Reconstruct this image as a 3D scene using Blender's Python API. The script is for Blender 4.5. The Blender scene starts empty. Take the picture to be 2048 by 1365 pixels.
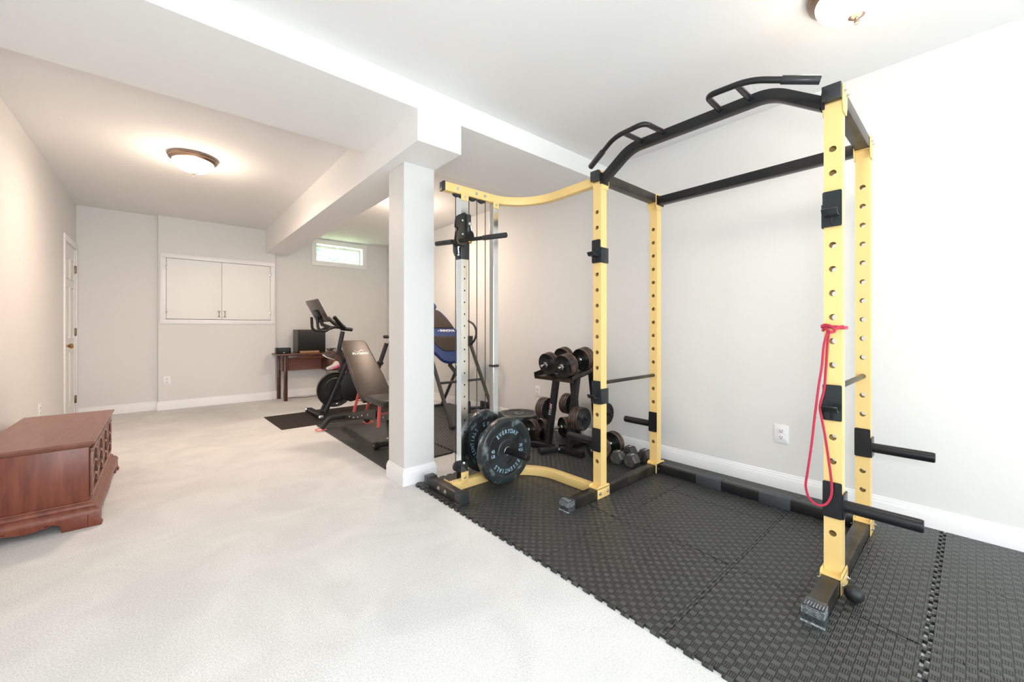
import bpy, bmesh, math, random
from mathutils import Vector, Matrix
R = math.radians
random.seed(7)
scene = bpy.context.scene
COL = scene.collection

# ------------------------------------------------------------------ camera
CAM_H = 1.09
cam_d = bpy.data.cameras.new('camera')
cam_d.sensor_width = 36.0
cam_d.lens = 801.7 / 2048 * 36.0
cam_d.shift_y = -24.7 / 2048
cam_d.clip_start = 0.03
cam = bpy.data.objects.new('camera', cam_d)
cam.location = (0, 0, CAM_H)
cam.rotation_euler = (R(90), 0, R(-41.03))
COL.objects.link(cam)
scene.camera = cam

# ------------------------------------------------------------------ view
vs = scene.view_settings
vs.view_transform = 'Standard'
vs.look = 'None'
vs.gamma = 1.0
vs.use_curve_mapping = False
vs.exposure = 0.08

# ------------------------------------------------------------------ world (daylight outside the basement window)
world = bpy.data.worlds.new('daylight')
scene.world = world
world.use_nodes = True
wn, wl = world.node_tree.nodes, world.node_tree.links
bg = wn['Background']
tc = wn.new('ShaderNodeTexCoord'); sx = wn.new('ShaderNodeSeparateXYZ'); rp = wn.new('ShaderNodeValToRGB')
wl.new(tc.outputs['Generated'], sx.inputs[0])
mr = wn.new('ShaderNodeMapRange'); mr.inputs[1].default_value = -1; mr.inputs[2].default_value = 1
wl.new(sx.outputs[2], mr.inputs[0]); wl.new(mr.outputs[0], rp.inputs[0])
e = rp.color_ramp.elements
e[0].position = 0.40; e[0].color = (0.42, 0.62, 0.25, 1)
e[1].position = 0.53; e[1].color = (0.80, 1.0, 0.96, 1)
wl.new(rp.outputs[0], bg.inputs[0])
bg.inputs[1].default_value = 9.0

# ------------------------------------------------------------------ lights
def area(name, loc, rot, sx_, sy_, power, color):
    d = bpy.data.lights.new(name, 'AREA'); d.shape = 'RECTANGLE'; d.size = sx_; d.size_y = sy_
    d.energy = power; d.color = color
    o = bpy.data.objects.new(name, d); o.location = loc; o.rotation_euler = rot; COL.objects.link(o)
    return o
# added fill light behind the camera; no door stands in that wall
area('rear_fill_light', (0.5, -3.05, 1.25), (R(90), 0, 0), 3.0, 2.1, 112, (0.88, 0.96, 1.0))
# photographer's flash: a small head just beside the camera
fl = bpy.data.lights.new('camera_flash', 'POINT'); fl.energy = 46; fl.shadow_soft_size = 0.10; fl.color = (0.92, 0.975, 1.0)
flo = bpy.data.objects.new('camera_flash', fl); flo.location = (0.05, -0.15, 1.32); COL.objects.link(flo)

# ------------------------------------------------------------------ materials
def pm(name, col, rough=0.5, metal=0.0, spec=0.5, noise=None, bump=None, coat=0.0, emit=None, estr=0):
    """noise=(scale, other colour, lo, hi) varies the colour; bump=(scale, strength, distance)"""
    m = bpy.data.materials.new(name); m.use_nodes = True
    n, l = m.node_tree.nodes, m.node_tree.links
    b = n['Principled BSDF']
    b.inputs['Base Color'].default_value = (*col, 1)
    b.inputs['Roughness'].default_value = rough
    b.inputs['Metallic'].default_value = metal
    b.inputs['Specular IOR Level'].default_value = spec
    b.inputs['Coat Weight'].default_value = coat
    if emit:
        b.inputs['Emission Color'].default_value = (*emit, 1); b.inputs['Emission Strength'].default_value = estr
    if noise or bump:
        t = n.new('ShaderNodeTexCoord')
    if noise:
        nz = n.new('ShaderNodeTexNoise'); nz.inputs['Scale'].default_value = noise[0]; nz.inputs['Detail'].default_value = 5
        l.new(t.outputs['Object'], nz.inputs['Vector'])
        r_ = n.new('ShaderNodeValToRGB'); r_.color_ramp.elements[0].position = noise[2]; r_.color_ramp.elements[1].position = noise[3]
        r_.color_ramp.elements[0].color = (*col, 1); r_.color_ramp.elements[1].color = (*noise[1], 1)
        l.new(nz.outputs[0], r_.inputs[0]); l.new(r_.outputs[0], b.inputs['Base Color'])
    if bump:
        nb = n.new('ShaderNodeTexNoise'); nb.inputs['Scale'].default_value = bump[0]; nb.inputs['Detail'].default_value = 3
        l.new(t.outputs['Object'], nb.inputs['Vector'])
        bp = n.new('ShaderNodeBump'); bp.inputs['Strength'].default_value = bump[1]; bp.inputs['Distance'].default_value = bump[2]
        l.new(nb.outputs[0], bp.inputs['Height']); l.new(bp.outputs[0], b.inputs['Normal'])
    return m

M = {}
M['wall'] = pm('wall_paint', (0.79, 0.785, 0.772), 0.6, spec=0.3, bump=(60, 0.05, 0.002))
M['ceil'] = pm('ceiling_paint', (0.875, 0.873, 0.865), 0.9, spec=0.1)
M['trim'] = pm('white_trim_paint', (0.90, 0.90, 0.91), 0.35)
M['column'] = pm('column_paint', (0.72, 0.725, 0.72), 0.5)
M['soffit'] = pm('soffit_paint', (0.92, 0.92, 0.915), 0.8, spec=0.2)
M['doorwhite'] = pm('white_door_paint', (0.84, 0.83, 0.80), 0.3)
M['cabwhite'] = pm('white_laminate', (0.93, 0.95, 0.93), 0.55)
M['yellow'] = pm('yellow_powder_coat', (0.86, 0.605, 0.235), 0.38, coat=0.1)
M['black'] = pm('black_powder_coat', (0.012, 0.012, 0.014), 0.30, spec=0.32, noise=(6, (0.022, 0.021, 0.020), .45, .7))
M['blackcap'] = pm('black_plastic_cap', (0.022, 0.024, 0.026), 0.3)
M['wornbar'] = pm('worn_black_tube', (0.018, 0.016, 0.014), 0.33, spec=0.35, noise=(9, (0.07, 0.055, 0.035), .45, .75))
M['scuffcap'] = pm('scuffed_foot_cap', (0.030, 0.034, 0.038), 0.28, noise=(110, (0.16, 0.19, 0.21), .50, .80))
M['scuffrib'] = pm('scuffed_rib', (0.14, 0.16, 0.18), 0.35, noise=(90, (0.50, 0.54, 0.56), .40, .66))
M['scuffhook'] = pm('scuffed_hook', (0.015, 0.020, 0.022), 0.28, spec=0.4, noise=(30, (0.085, 0.11, 0.12), .60, .85))
M['chrome'] = pm('chrome', (0.72, 0.73, 0.73), 0.14, metal=1.0)
M['bolt'] = pm('zinc_bolt', (0.62, 0.62, 0.62), 0.3, metal=1.0)
M['brass'] = pm('brass', (0.45, 0.28, 0.10), 0.25, metal=1.0)
M['rubber'] = pm('bumper_rubber', (0.010, 0.012, 0.013), 0.42, noise=(7, (0.028, 0.036, 0.040), .45, .62))
M['rubberrim'] = pm('chalky_rubber_rim', (0.020, 0.026, 0.028), 0.30, noise=(14, (0.30, 0.36, 0.38), .54, .80))
M['plateletter'] = pm('pale_blue_lettering', (0.33, 0.52, 0.66), 0.5)
M['iron'] = pm('cast_iron', (0.008, 0.010, 0.010), 0.33, spec=0.35, noise=(22, (0.055, 0.065, 0.065), .54, .76))
M['irondark'] = pm('dark_cast_iron', (0.012, 0.012, 0.012), 0.45)
M['rust'] = pm('rusty_iron_edge', (0.035, 0.026, 0.022), 0.5, noise=(22, (0.16, 0.085, 0.06), .42, .66))
M['hexhead'] = pm('grey_hex_rubber', (0.06, 0.06, 0.055), 0.5, noise=(50, (0.15, 0.15, 0.13), .5, .75))
M['white'] = pm('white_print', (0.85, 0.85, 0.85), 0.5)
M['red'] = pm('red_print', (0.55, 0.02, 0.04), 0.5)
M['redmetal'] = pm('red_painted_steel', (0.88, 0.15, 0.13), 0.4)
M['band'] = pm('pink_red_latex', (0.50, 0.035, 0.075), 0.45, spec=0.3)
M['blackrubber'] = pm('black_rubber', (0.012, 0.013, 0.015), 0.5)
M['diamond'] = pm('diamond_plate_rubber', (0.045, 0.050, 0.058), 0.5, bump=(90, 0.6, 0.004))
M['leather'] = pm('dark_brown_vinyl', (0.030, 0.021, 0.013), 0.42, noise=(5, (0.062, 0.042, 0.025), .35, .7), bump=(30, 0.12, 0.003))
M['vinylseat'] = pm('black_vinyl', (0.015, 0.014, 0.012), 0.38)
M['benchframe'] = pm('dark_grey_bench_steel', (0.022, 0.022, 0.022), 0.4)
M['bikeblack'] = pm('matte_black_bike', (0.010, 0.010, 0.011), 0.42)
M['screen'] = pm('screen_back_plastic', (0.040, 0.028, 0.020), 0.25)
M['blue'] = pm('blue_pad_fabric', (0.018, 0.045, 0.16), 0.6)
M['bluegrey'] = pm('grey_blue_pad_fabric', (0.06, 0.08, 0.14), 0.6)
M['padblack'] = pm('brown_black_pad', (0.030, 0.020, 0.013), 0.6)
M['invframe'] = pm('grey_steel_tube', (0.055, 0.055, 0.05), 0.35)
M['electro'] = pm('black_electronics_plastic', (0.012, 0.014, 0.012), 0.35)
M['gloss'] = pm('glossy_black_plastic', (0.035, 0.028, 0.015), 0.08)
M['cable'] = pm('black_cable', (0.01, 0.01, 0.01), 0.5)
M['nickel'] = pm('brushed_bronze_nickel', (0.40, 0.29, 0.23), 0.3, metal=1.0)
M['lampglass'] = pm('lit_frosted_glass', (0.95, 0.92, 0.86), 0.5, emit=(1.0, 0.80, 0.60), estr=9)
M['slot'] = pm('slot_and_shadow_black', (0.02, 0.02, 0.02), 0.6)
M['hinge'] = pm('antique_hinge', (0.20, 0.16, 0.12), 0.35, metal=1.0)
M['plainwood'] = pm('light_wood_block', (0.42, 0.23, 0.13), 0.5)
M['backing'] = pm('dark_red_backing', (0.045, 0.010, 0.010), 0.6)
M['shoewhite'] = pm('white_shoe_mesh', (0.75, 0.70, 0.68), 0.6)
M['shoegrey'] = pm('grey_shoe_fabric', (0.10, 0.085, 0.075), 0.6)
M['pink'] = pm('pink_shoe_panel', (0.85, 0.16, 0.28), 0.5)
M['yogamat'] = pm('brown_black_mat', (0.020, 0.014, 0.010), 0.8, bump=(250, .2, .001))
M['leaf'] = pm('garden_leaves', (0.16, 0.24, 0.22), 0.6, noise=(9, (0.22, 0.30, 0.27), .4, .6))

def wood(name, c1, c2, scale=(1, 1, 9), rough=0.3, rot=(0, 0, 0)):
    m = bpy.data.materials.new(name); m.use_nodes = True
    n, l = m.node_tree.nodes, m.node_tree.links; b = n['Principled BSDF']
    t = n.new('ShaderNodeTexCoord'); mp = n.new('ShaderNodeMapping'); mp.inputs['Scale'].default_value = scale
    mp.inputs['Rotation'].default_value = rot
    l.new(t.outputs['Object'], mp.inputs[0])
    a = n.new('ShaderNodeTexNoise'); a.inputs['Scale'].default_value = 4; a.inputs['Detail'].default_value = 8; a.inputs['Distortion'].default_value = 0.25
    l.new(mp.outputs[0], a.inputs['Vector'])
    r_ = n.new('ShaderNodeValToRGB'); r_.color_ramp.elements[0].position = .3; r_.color_ramp.elements[1].position = .72
    r_.color_ramp.elements[0].color = (*c1, 1); r_.color_ramp.elements[1].color = (*c2, 1)
    l.new(a.outputs[0], r_.inputs[0]); l.new(r_.outputs[0], b.inputs['Base Color'])
    b.inputs['Roughness'].default_value = rough
    return m
M['cherry'] = wood('cherry_wood', (0.135, 0.031, 0.017), (0.245, 0.070, 0.038), (9, 9, 1.2), 0.36)
M['cherrytop'] = wood('cherry_wood_top', (0.19, 0.075, 0.050), (0.26, 0.105, 0.070), (7, 1.2, 7), 0.30)
M['walnut'] = wood('walnut_desk_wood', (0.045, 0.016, 0.009), (0.19, 0.065, 0.030), (1.5, 9, 9), 0.3)
M['walnutv'] = wood('walnut_leg_wood', (0.035, 0.012, 0.008), (0.13, 0.04, 0.02), (9, 9, 1.2), 0.3)
M['redpanel'] = wood('reddish_panel_wood', (0.26, 0.095, 0.068), (0.34, 0.14, 0.10), (1, 6, 6), 0.45)

def carpet_mat():
    m = bpy.data.materials.new('cut_pile_carpet'); m.use_nodes = True
    n, l = m.node_tree.nodes, m.node_tree.links; b = n['Principled BSDF']
    b.inputs['Roughness'].default_value = 0.95; b.inputs['Specular IOR Level'].default_value = 0.1
    t = n.new('ShaderNodeTexCoord')
    a = n.new('ShaderNodeTexNoise'); a.inputs['Scale'].default_value = 190; a.inputs['Detail'].default_value = 4
    c = n.new('ShaderNodeTexNoise'); c.inputs['Scale'].default_value = 2.6; c.inputs['Detail'].default_value = 4; c.inputs['Distortion'].default_value = 1.2
    l.new(t.outputs['Object'], a.inputs[0]); l.new(t.outputs['Object'], c.inputs[0])
    r1 = n.new('ShaderNodeValToRGB'); r1.color_ramp.elements[0].position = .3; r1.color_ramp.elements[1].position = .7
    r1.color_ramp.elements[0].color = (0.59, 0.59, 0.585, 1); r1.color_ramp.elements[1].color = (0.86, 0.86, 0.855, 1)
    r2 = n.new('ShaderNodeValToRGB'); r2.color_ramp.elements[0].position = .35; r2.color_ramp.elements[1].position = .65
    r2.color_ramp.elements[0].color = (0.90, 0.90, 0.90, 1); r2.color_ramp.elements[1].color = (1, 1, 1, 1)
    l.new(a.outputs[0], r1.inputs[0]); l.new(c.outputs[0], r2.inputs[0])
    mx = n.new('ShaderNodeMix'); mx.data_type = 'RGBA'; mx.blend_type = 'MULTIPLY'; mx.inputs[0].default_value = 1
    l.new(r1.outputs[0], mx.inputs[6]); l.new(r2.outputs[0], mx.inputs[7]); l.new(mx.outputs[2], b.inputs['Base Color'])
    bp = n.new('ShaderNodeBump'); bp.inputs['Strength'].default_value = 0.35; bp.inputs['Distance'].default_value = 0.003
    l.new(a.outputs[0], bp.inputs['Height']); l.new(bp.outputs[0], b.inputs['Normal'])
    return m
M['carpet'] = carpet_mat()

def tile_mat(name, col, col2):
    m = bpy.data.materials.new(name); m.use_nodes = True
    n, l = m.node_tree.nodes, m.node_tree.links; b = n['Principled BSDF']
    t = n.new('ShaderNodeTexCoord'); s = n.new('ShaderNodeSeparateXYZ'); l.new(t.outputs['Object'], s.inputs[0])
    def mth(op, a, b_=None, c_=None):
        q = n.new('ShaderNodeMath'); q.operation = op
        for i, v in enumerate((a, b_, c_)):
            if v is None: continue
            if isinstance(v, (int, float)): q.inputs[i].default_value = v
            else: l.new(v, q.inputs[i])
        return q.outputs[0]
    P = 0.61 / 24
    u = mth('ADD', mth('DIVIDE', s.outputs[0], P), 100); v = mth('ADD', mth('DIVIDE', s.outputs[1], P), 100)
    ck = mth('MODULO', mth('ADD', mth('FLOOR', u), mth('FLOOR', v)), 2)          # 1 = ribbed cell
    fu, fv = mth('FRACT', u), mth('FRACT', v)
    edge = mth('MINIMUM', mth('MINIMUM', fu, mth('SUBTRACT', 1, fu)), mth('MINIMUM', fv, mth('SUBTRACT', 1, fv)))
    lip = mth('MINIMUM', mth('MULTIPLY', edge, 9), 1)
    rib = mth('MULTIPLY', mth('ADD', mth('SINE', mth('MULTIPLY', fv, 25.13)), 1), 0.5)
    ribh = mth('MULTIPLY', rib, 0.75)
    h_ = mth('ADD', mth('MULTIPLY', ck, ribh), mth('MULTIPLY', mth('SUBTRACT', 1, ck), 1.0))
    h_ = mth('MULTIPLY', h_, lip)
    bp = n.new('ShaderNodeBump'); bp.inputs['Strength'].default_value = 0.9; bp.inputs['Distance'].default_value = 0.0022
    l.new(h_, bp.inputs['Height']); l.new(bp.outputs[0], b.inputs['Normal'])
    mx = n.new('ShaderNodeMix'); mx.data_type = 'RGBA'; l.new(h_, mx.inputs[0])  # colour follows relief: grooves shaded dark, flat cells paled like a reflection
    mx.inputs[6].default_value = (*col, 1); mx.inputs[7].default_value = (*col2, 1)
    l.new(mx.outputs[2], b.inputs['Base Color'])
    b.inputs['Roughness'].default_value = 0.40; b.inputs['Specular IOR Level'].default_value = 0.55
    return m
M['tile'] = tile_mat('embossed_foam_tile', (0.012, 0.012, 0.012), (0.062, 0.066, 0.064))

# ------------------------------------------------------------------ mesh helpers
def fillet(pts, rad, n=6, closed=False):
    """round the corners of a 3-D polyline"""
    P = [Vector(p) for p in pts]; out = []
    N = len(P)
    for i, p in enumerate(P):
        if not closed and i in (0, N - 1): out.append(p); continue
        a, b = P[i - 1], P[(i + 1) % N]
        r = rad[i] if isinstance(rad, (list, tuple)) else rad
        da, db = (a - p), (b - p)
        r = min(r, da.length * .49, db.length * .49)
        if r < 1e-5: out.append(p); continue
        s_, e_ = p + da.normalized() * r, p + db.normalized() * r
        for k in range(n + 1):
            t = k / n
            out.append(s_ * (1 - t) ** 2 + p * 2 * t * (1 - t) + e_ * t * t)
    return out

class MB:
    def __init__(self): self.bm = bmesh.new()
    def _merge(self, b):
        me = bpy.data.meshes.new('tmp'); b.to_mesh(me); b.free(); self.bm.from_mesh(me); bpy.data.meshes.remove(me)
    def box(self, x0, x1, y0, y1, z0, z1, bev=0.0, seg=2, mat=None):
        b = bmesh.new(); bmesh.ops.create_cube(b, size=1)
        for v in b.verts:
            v.co = Vector(((x0 + x1) / 2 + v.co.x * (x1 - x0), (y0 + y1) / 2 + v.co.y * (y1 - y0), (z0 + z1) / 2 + v.co.z * (z1 - z0)))
        if bev: bmesh.ops.bevel(b, geom=b.edges[:], offset=bev, segments=seg, affect='EDGES', profile=0.5, clamp_overlap=True)
        if mat is not None: b.transform(mat)
        self._merge(b); return self
    def cyl(self, p0, p1, r, r2=None, seg=24, bev=0.0, caps=True):
        p0, p1 = Vector(p0), Vector(p1); d = p1 - p0
        b = bmesh.new()
        bmesh.ops.create_cone(b, cap_ends=caps, segments=seg, radius1=r, radius2=r if r2 is None else r2, depth=d.length)
        if bev:
            ed = [e for e in b.edges if len(e.link_faces) == 2 and any(len(f.verts) > 4 for f in e.link_faces)]
            bmesh.ops.bevel(b, geom=ed, offset=bev, segments=2, affect='EDGES', profile=0.5)
        q = d.to_track_quat('Z', 'Y')
        b.transform(Matrix.Translation((p0 + p1) / 2) @ q.to_matrix().to_4x4())
        self._merge(b); return self
    def sweep(self, pts, prof, up=(0, 0, 1), closed=False, caps=True):
        """sweep a closed 2-D profile [(side, up)] along pts keeping 'up'"""
        P = [Vector(p) for p in pts]; up = Vector(up); rings = []; N = len(P); bm = self.bm
        for i, p in enumerate(P):
            if closed: t = (P[(i + 1) % N] - P[i - 1])
            elif i == 0: t = P[1] - P[0]
            elif i == N - 1: t = P[-1] - P[-2]
            else: t = (P[i + 1] - p).normalized() + (p - P[i - 1]).normalized()
            t.normalize()
            s_ = t.cross(up)
            if s_.length < 1e-4: s_ = t.cross(Vector((0, 1, 0)))
            s_.normalize(); u = s_.cross(t).normalized()
            k = 1.0
            if not closed and 0 < i < N - 1:
                c = (p - P[i - 1]).normalized().dot(t); k = 1 / max(c, .5)
            rings.append([bm.verts.new(p + s_ * a * k + u * b_) for a, b_ in prof])
        m = len(prof)
        rng = range(N if closed else N - 1)
        for i in rng:
            A, B = rings[i], rings[(i + 1) % N]
            for j in range(m):
                bm.faces.new((A[j], A[(j + 1) % m], B[(j + 1) % m], B[j]))
        if caps and not closed:
            bm.faces.new(list(reversed(rings[0]))); bm.faces.new(rings[-1])
        return self
    def tube(self, pts, r, seg=14, closed=False, up=(0, 0, 1)):
        """round tube with parallel-transported frame"""
        P = [Vector(p) for p in pts]; N = len(P); bm = self.bm; rings = []
        def tan(i):
            if closed: return (P[(i + 1) % N] - P[i - 1]).normalized()
            if i == 0: return (P[1] - P[0]).normalized()
            if i == N - 1: return (P[-1] - P[-2]).normalized()
            return ((P[i + 1] - P[i]).normalized() + (P[i] - P[i - 1]).normalized()).normalized()
        t0 = tan(0); s_ = t0.cross(Vector(up))
        if s_.length < 1e-3: s_ = t0.cross(Vector((1, 0, 0)))
        s_.normalize()
        for i in range(N):
            t = tan(i); s_ = (s_ - t * s_.dot(t)).normalized(); u = s_.cross(t)
            rr = r[i] if isinstance(r, (list, tuple)) else r
            rings.append([bm.verts.new(P[i] + (s_ * math.cos(2 * math.pi * k / seg) + u * math.sin(2 * math.pi * k / seg)) * rr) for k in range(seg)])
        for i in range(N if closed else N - 1):
            A, B = rings[i], rings[(i + 1) % N]
            for j in range(seg): bm.faces.new((A[j], A[(j + 1) % seg], B[(j + 1) % seg], B[j]))
        if not closed:
            bm.faces.new(list(reversed(rings[0]))); bm.faces.new(rings[-1])
        return self
    def rect(self, pts, w, h, up=(0, 0, 1), rnd=0.006, closed=False):
        """rectangular tube with rounded corners"""
        pr = []
        for cx_, cy_, a0 in ((w / 2 - rnd, h / 2 - rnd, 0), (-w / 2 + rnd, h / 2 - rnd, 90), (-w / 2 + rnd, -h / 2 + rnd, 180), (w / 2 - rnd, -h / 2 + rnd, 270)):
            for k in range(3):
                a = R(a0 + 45 * k); pr.append((cx_ + rnd * math.cos(a), cy_ + rnd * math.sin(a)))
        return self.sweep(pts, pr, up, closed)
    def prism(self, poly, o, u, v, th, bev=0.0, seg=2):
        """extrude a 2-D polygon (in axes u, v at origin o) by th along u x v"""
        o, u, v = Vector(o), Vector(u).normalized(), Vector(v).normalized(); n = u.cross(v)
        b = bmesh.new()
        A = [b.verts.new(o + u * p[0] + v * p[1]) for p in poly]
        B = [b.verts.new(o + u * p[0] + v * p[1] + n * th) for p in poly]
        b.faces.new(list(reversed(A))); b.faces.new(B)
        m = len(poly)
        for i in range(m): b.faces.new((A[i], A[(i + 1) % m], B[(i + 1) % m], B[i]))
        bmesh.ops.recalc_face_normals(b, faces=b.faces[:])
        if bev:
            ed = [e_ for e_ in b.edges if any(len(f.verts) > 4 or abs(f.normal.dot(n)) > .99 for f in e_.link_faces)]
            bmesh.ops.bevel(b, geom=ed, offset=bev, segments=seg, affect='EDGES', profile=0.5, clamp_overlap=True)
        self._merge(b); return self
    def lathe(self, prof, o, axis, seg=48, closed=False):
        """revolve [(radius, along-axis)] around axis at o"""
        o, ax = Vector(o), Vector(axis).normalized(); q = ax.to_track_quat('Z', 'Y').to_matrix()
        bm = self.bm; rings = []
        for r_, z_ in prof:
            if r_ < 1e-6: rings.append([bm.verts.new(o + q @ Vector((0, 0, z_)))])
            else: rings.append([bm.verts.new(o + q @ Vector((r_ * math.cos(2 * math.pi * k / seg), r_ * math.sin(2 * math.pi * k / seg), z_))) for k in range(seg)])
        L = len(rings)
        for i in range(L if closed else L - 1):
            A, B = rings[i], rings[(i + 1) % L]
            for j in range(seg):
                j2 = (j + 1) % seg
                if len(A) == 1 and len(B) == 1: continue
                if len(A) == 1: bm.faces.new((A[0], B[j], B[j2]))
                elif len(B) == 1: bm.faces.new((A[j], B[0], A[j2]))
                else: bm.faces.new((A[j], B[j], B[j2], A[j2]))
        return self
    def sphere(self, c, r, sc=(1, 1, 1), seg=24, mat=None):
        b = bmesh.new(); bmesh.ops.create_uvsphere(b, u_segments=seg, v_segments=seg // 2, radius=r)
        b.transform(Matrix.Translation(c) @ (mat or Matrix.Identity(4)) @ Matrix.Diagonal((*sc, 1)))
        self._merge(b); return self
    def text(self, s, o, u, v, size, ext=0.0008, align='CENTER', sx=1.0, shear=0.0, bold=0.0):
        """text in plane (u right, v up) centred at o"""
        cu = bpy.data.curves.new('t', 'FONT'); cu.body = s; cu.size = size; cu.extrude = ext; cu.align_x = align; cu.align_y = 'CENTER'
        cu.offset = bold; cu.resolution_u = 4; cu.shear = shear
        ob = bpy.data.objects.new('t', cu); COL.objects.link(ob)
        bpy.context.view_layer.update()
        me = bpy.data.meshes.new_from_object(ob.evaluated_get(bpy.context.evaluated_depsgraph_get()))
        u, v = Vector(u).normalized(), Vector(v).normalized(); n = u.cross(v)
        mt = Matrix.Translation(o) @ Matrix(((u.x, v.x, n.x, 0), (u.y, v.y, n.y, 0), (u.z, v.z, n.z, 0), (0, 0, 0, 1))) @ Matrix.Diagonal((sx, 1, 1, 1))
        me.transform(mt); self.bm.from_mesh(me)
        bpy.data.meshes.remove(me); bpy.data.objects.remove(ob); bpy.data.curves.remove(cu)
        return self
    def face(self, *pts):
        self.bm.faces.new([self.bm.verts.new(p) for p in pts]); return self
    def build(self, name, mat, parent=None, smooth=True, ang=35, loc=None, normals=True):
        bm = self.bm
        if normals: bmesh.ops.recalc_face_normals(bm, faces=bm.faces[:])
        me = bpy.data.meshes.new(name)
        org = Vector((0, 0, 0))
        if parent is not None:
            p = parent
            while p is not None: org += p.location; p = p.parent
        elif loc is not None: org = Vector(loc)
        else:
            xs = [v.co for v in bm.verts]
            org = Vector(((min(v.x for v in xs) + max(v.x for v in xs)) / 2, (min(v.y for v in xs) + max(v.y for v in xs)) / 2, min(v.z for v in xs)))
        bm.transform(Matrix.Translation(-org)); bm.to_mesh(me); bm.free()
        if smooth:
            for f in me.polygons: f.use_smooth = True
            me.set_sharp_from_angle(angle=R(ang))
        me.materials.append(mat)
        o = bpy.data.objects.new(name, me); COL.objects.link(o)
        if parent is not None: o.parent = parent
        else: o.location = org
        return o

def tag(o, label, cat=None, group=None, kind=None):
    if label: o['label'] = label
    if cat: o['category'] = cat
    if group: o['group'] = group
    if kind: o['kind'] = kind
    return o
def thing(name, label, cat, loc=(0, 0, 0), group=None):
    o = bpy.data.objects.new(name, None); o.empty_display_size = .1; o.location = loc; COL.objects.link(o)
    return tag(o, label, cat, group)
def copy_tree(o, parent=None):
    c = o.copy(); COL.objects.link(c)
    if parent is not None: c.parent = parent
    for ch in list(o.children): copy_tree(ch, c)
    return c
def struct(o, label=None):
    o['kind'] = 'structure'
    if label: o['label'] = label
    return o

def circ(n, r, cx_=0, cy_=0, a0=0): return [(cx_ + r * math.cos(a0 + 2 * math.pi * k / n), cy_ + r * math.sin(a0 + 2 * math.pi * k / n)) for k in range(n)]
def rrect(w, h, r, n=4):
    out = []
    for cx_, cy_, a0 in ((w / 2 - r, h / 2 - r, 0), (-w / 2 + r, h / 2 - r, 90), (-w / 2 + r, -h / 2 + r, 180), (w / 2 - r, -h / 2 + r, 270)):
        for k in range(n + 1):
            a = R(a0 + 90 * k / n); out.append((cx_ + r * math.cos(a), cy_ + r * math.sin(a)))
    return out

def holed_post(x0, x1, y0, y1, z0, z1, zs, r, faces='x', th=0.003):
    """hollow square post with real holes through the faces looking along x (or the one facing -y)"""
    m = MB(); bm = m.bm
    def strip(P, w, out):
        # P(a, z) -> point; a in 0..w; builds the holed face and inward lips
        cur = z0; half = 0.018 if r < .01 else 0.03
        def quad(za, zb):
            bm.faces.new([bm.verts.new(P(0, za)), bm.verts.new(P(w, za)), bm.verts.new(P(w, zb)), bm.verts.new(P(0, zb))])
        for zc in sorted(zs):
            a, b_ = zc - half, zc + half
            if a > cur: quad(cur, a)
            n = 24; ring = []; sq = []; inner = []
            for k in range(n):
                t = 2 * math.pi * k / n + math.pi / 4; cx_, sz = math.cos(t), math.sin(t)
                ring.append(bm.verts.new(P(w / 2 + r * cx_, zc + r * sz)))
                inner.append(bm.verts.new(P(w / 2 + r * cx_, zc + r * sz) - Vector(out) * th))
                mx_ = max(abs(cx_), abs(sz)); sq.append(bm.verts.new(P(w / 2 + (w / 2) * cx_ / mx_, zc + half * sz / mx_)))
            for k in range(n):
                k2 = (k + 1) % n
                bm.faces.new((sq[k], sq[k2], ring[k2], ring[k])); bm.faces.new((ring[k], ring[k2], inner[k2], inner[k]))
            cur = b_
        if z1 > cur: quad(cur, z1)
    W, D = x1 - x0, y1 - y0
    if faces == 'x':
        strip(lambda a, z: Vector((x0, y0 + a, z)), D, (-1, 0, 0)); strip(lambda a, z: Vector((x1, y0 + a, z)), D, (1, 0, 0))
        for y in (y0, y1): m.face((x0, y, z0), (x1, y, z0), (x1, y, z1), (x0, y, z1))
    else:
        strip(lambda a, z: Vector((x0 + a, y0, z)), W, (0, -1, 0))
        m.face((x0, y1, z0), (x1, y1, z0), (x1, y1, z1), (x0, y1, z1))
        for x in (x0, x1): m.face((x, y0, z0), (x, y1, z0), (x, y1, z1), (x, y0, z1))
    m.face((x0, y0, z1), (x1, y0, z1), (x1, y1, z1), (x0, y1, z1)); m.face((x0, y0, z0), (x1, y0, z0), (x1, y1, z0), (x0, y1, z0))
    bmesh.ops.remove_doubles(bm, verts=bm.verts[:], dist=1e-5)
    return m

# ================================================================== ROOM
XL, XR, YB, YF, H = -0.80, 3.145, 7.18, -3.15, 2.60
XB0, XB1 = 1.18, 1.50                                   # long boxed beam
SZ, SY0, SY1 = 2.445, 2.24, 3.07                        # wide soffit across the room
BZ = 2.25
struct(MB().box(XL - .1, XR + .1, YF - .1, YB + .2, -0.1, 0).build('floor', M['carpet'], smooth=False, loc=(0, 0, 0)), 'pale beige cut-pile carpet')
struct(MB().box(XL - .1, XR + .1, YF - .1, YB + .2, H, H + .1).build('ceiling', M['ceil'], smooth=False), 'white painted flat ceiling')
struct(MB().box(XL - .1, XL, YF, 6.39, 0, H).box(XL - .1, XL, 7.11, YB + .1, 0, H).box(XL - .1, XL, 6.39, 7.11, 2.045, H).build('wall_left', M['wall'], smooth=False), 'cream painted left wall')
struct(MB().box(XR, XR + .1, YF, YB + .1, 0, H).build('wall_right', M['wall'], smooth=False), 'pale grey painted right wall')
struct(MB().box(XL, XR, YF - .1, YF, 0, H).build('wall_front', M['wall'], smooth=False), 'wall behind the camera')
WX0, WX1, WZ0, WZ1 = 1.915, 2.705, 2.21, 2.525          # window opening
w = MB()
w.box(XL, -0.05, YB, YB + .2, 0, H)
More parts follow.
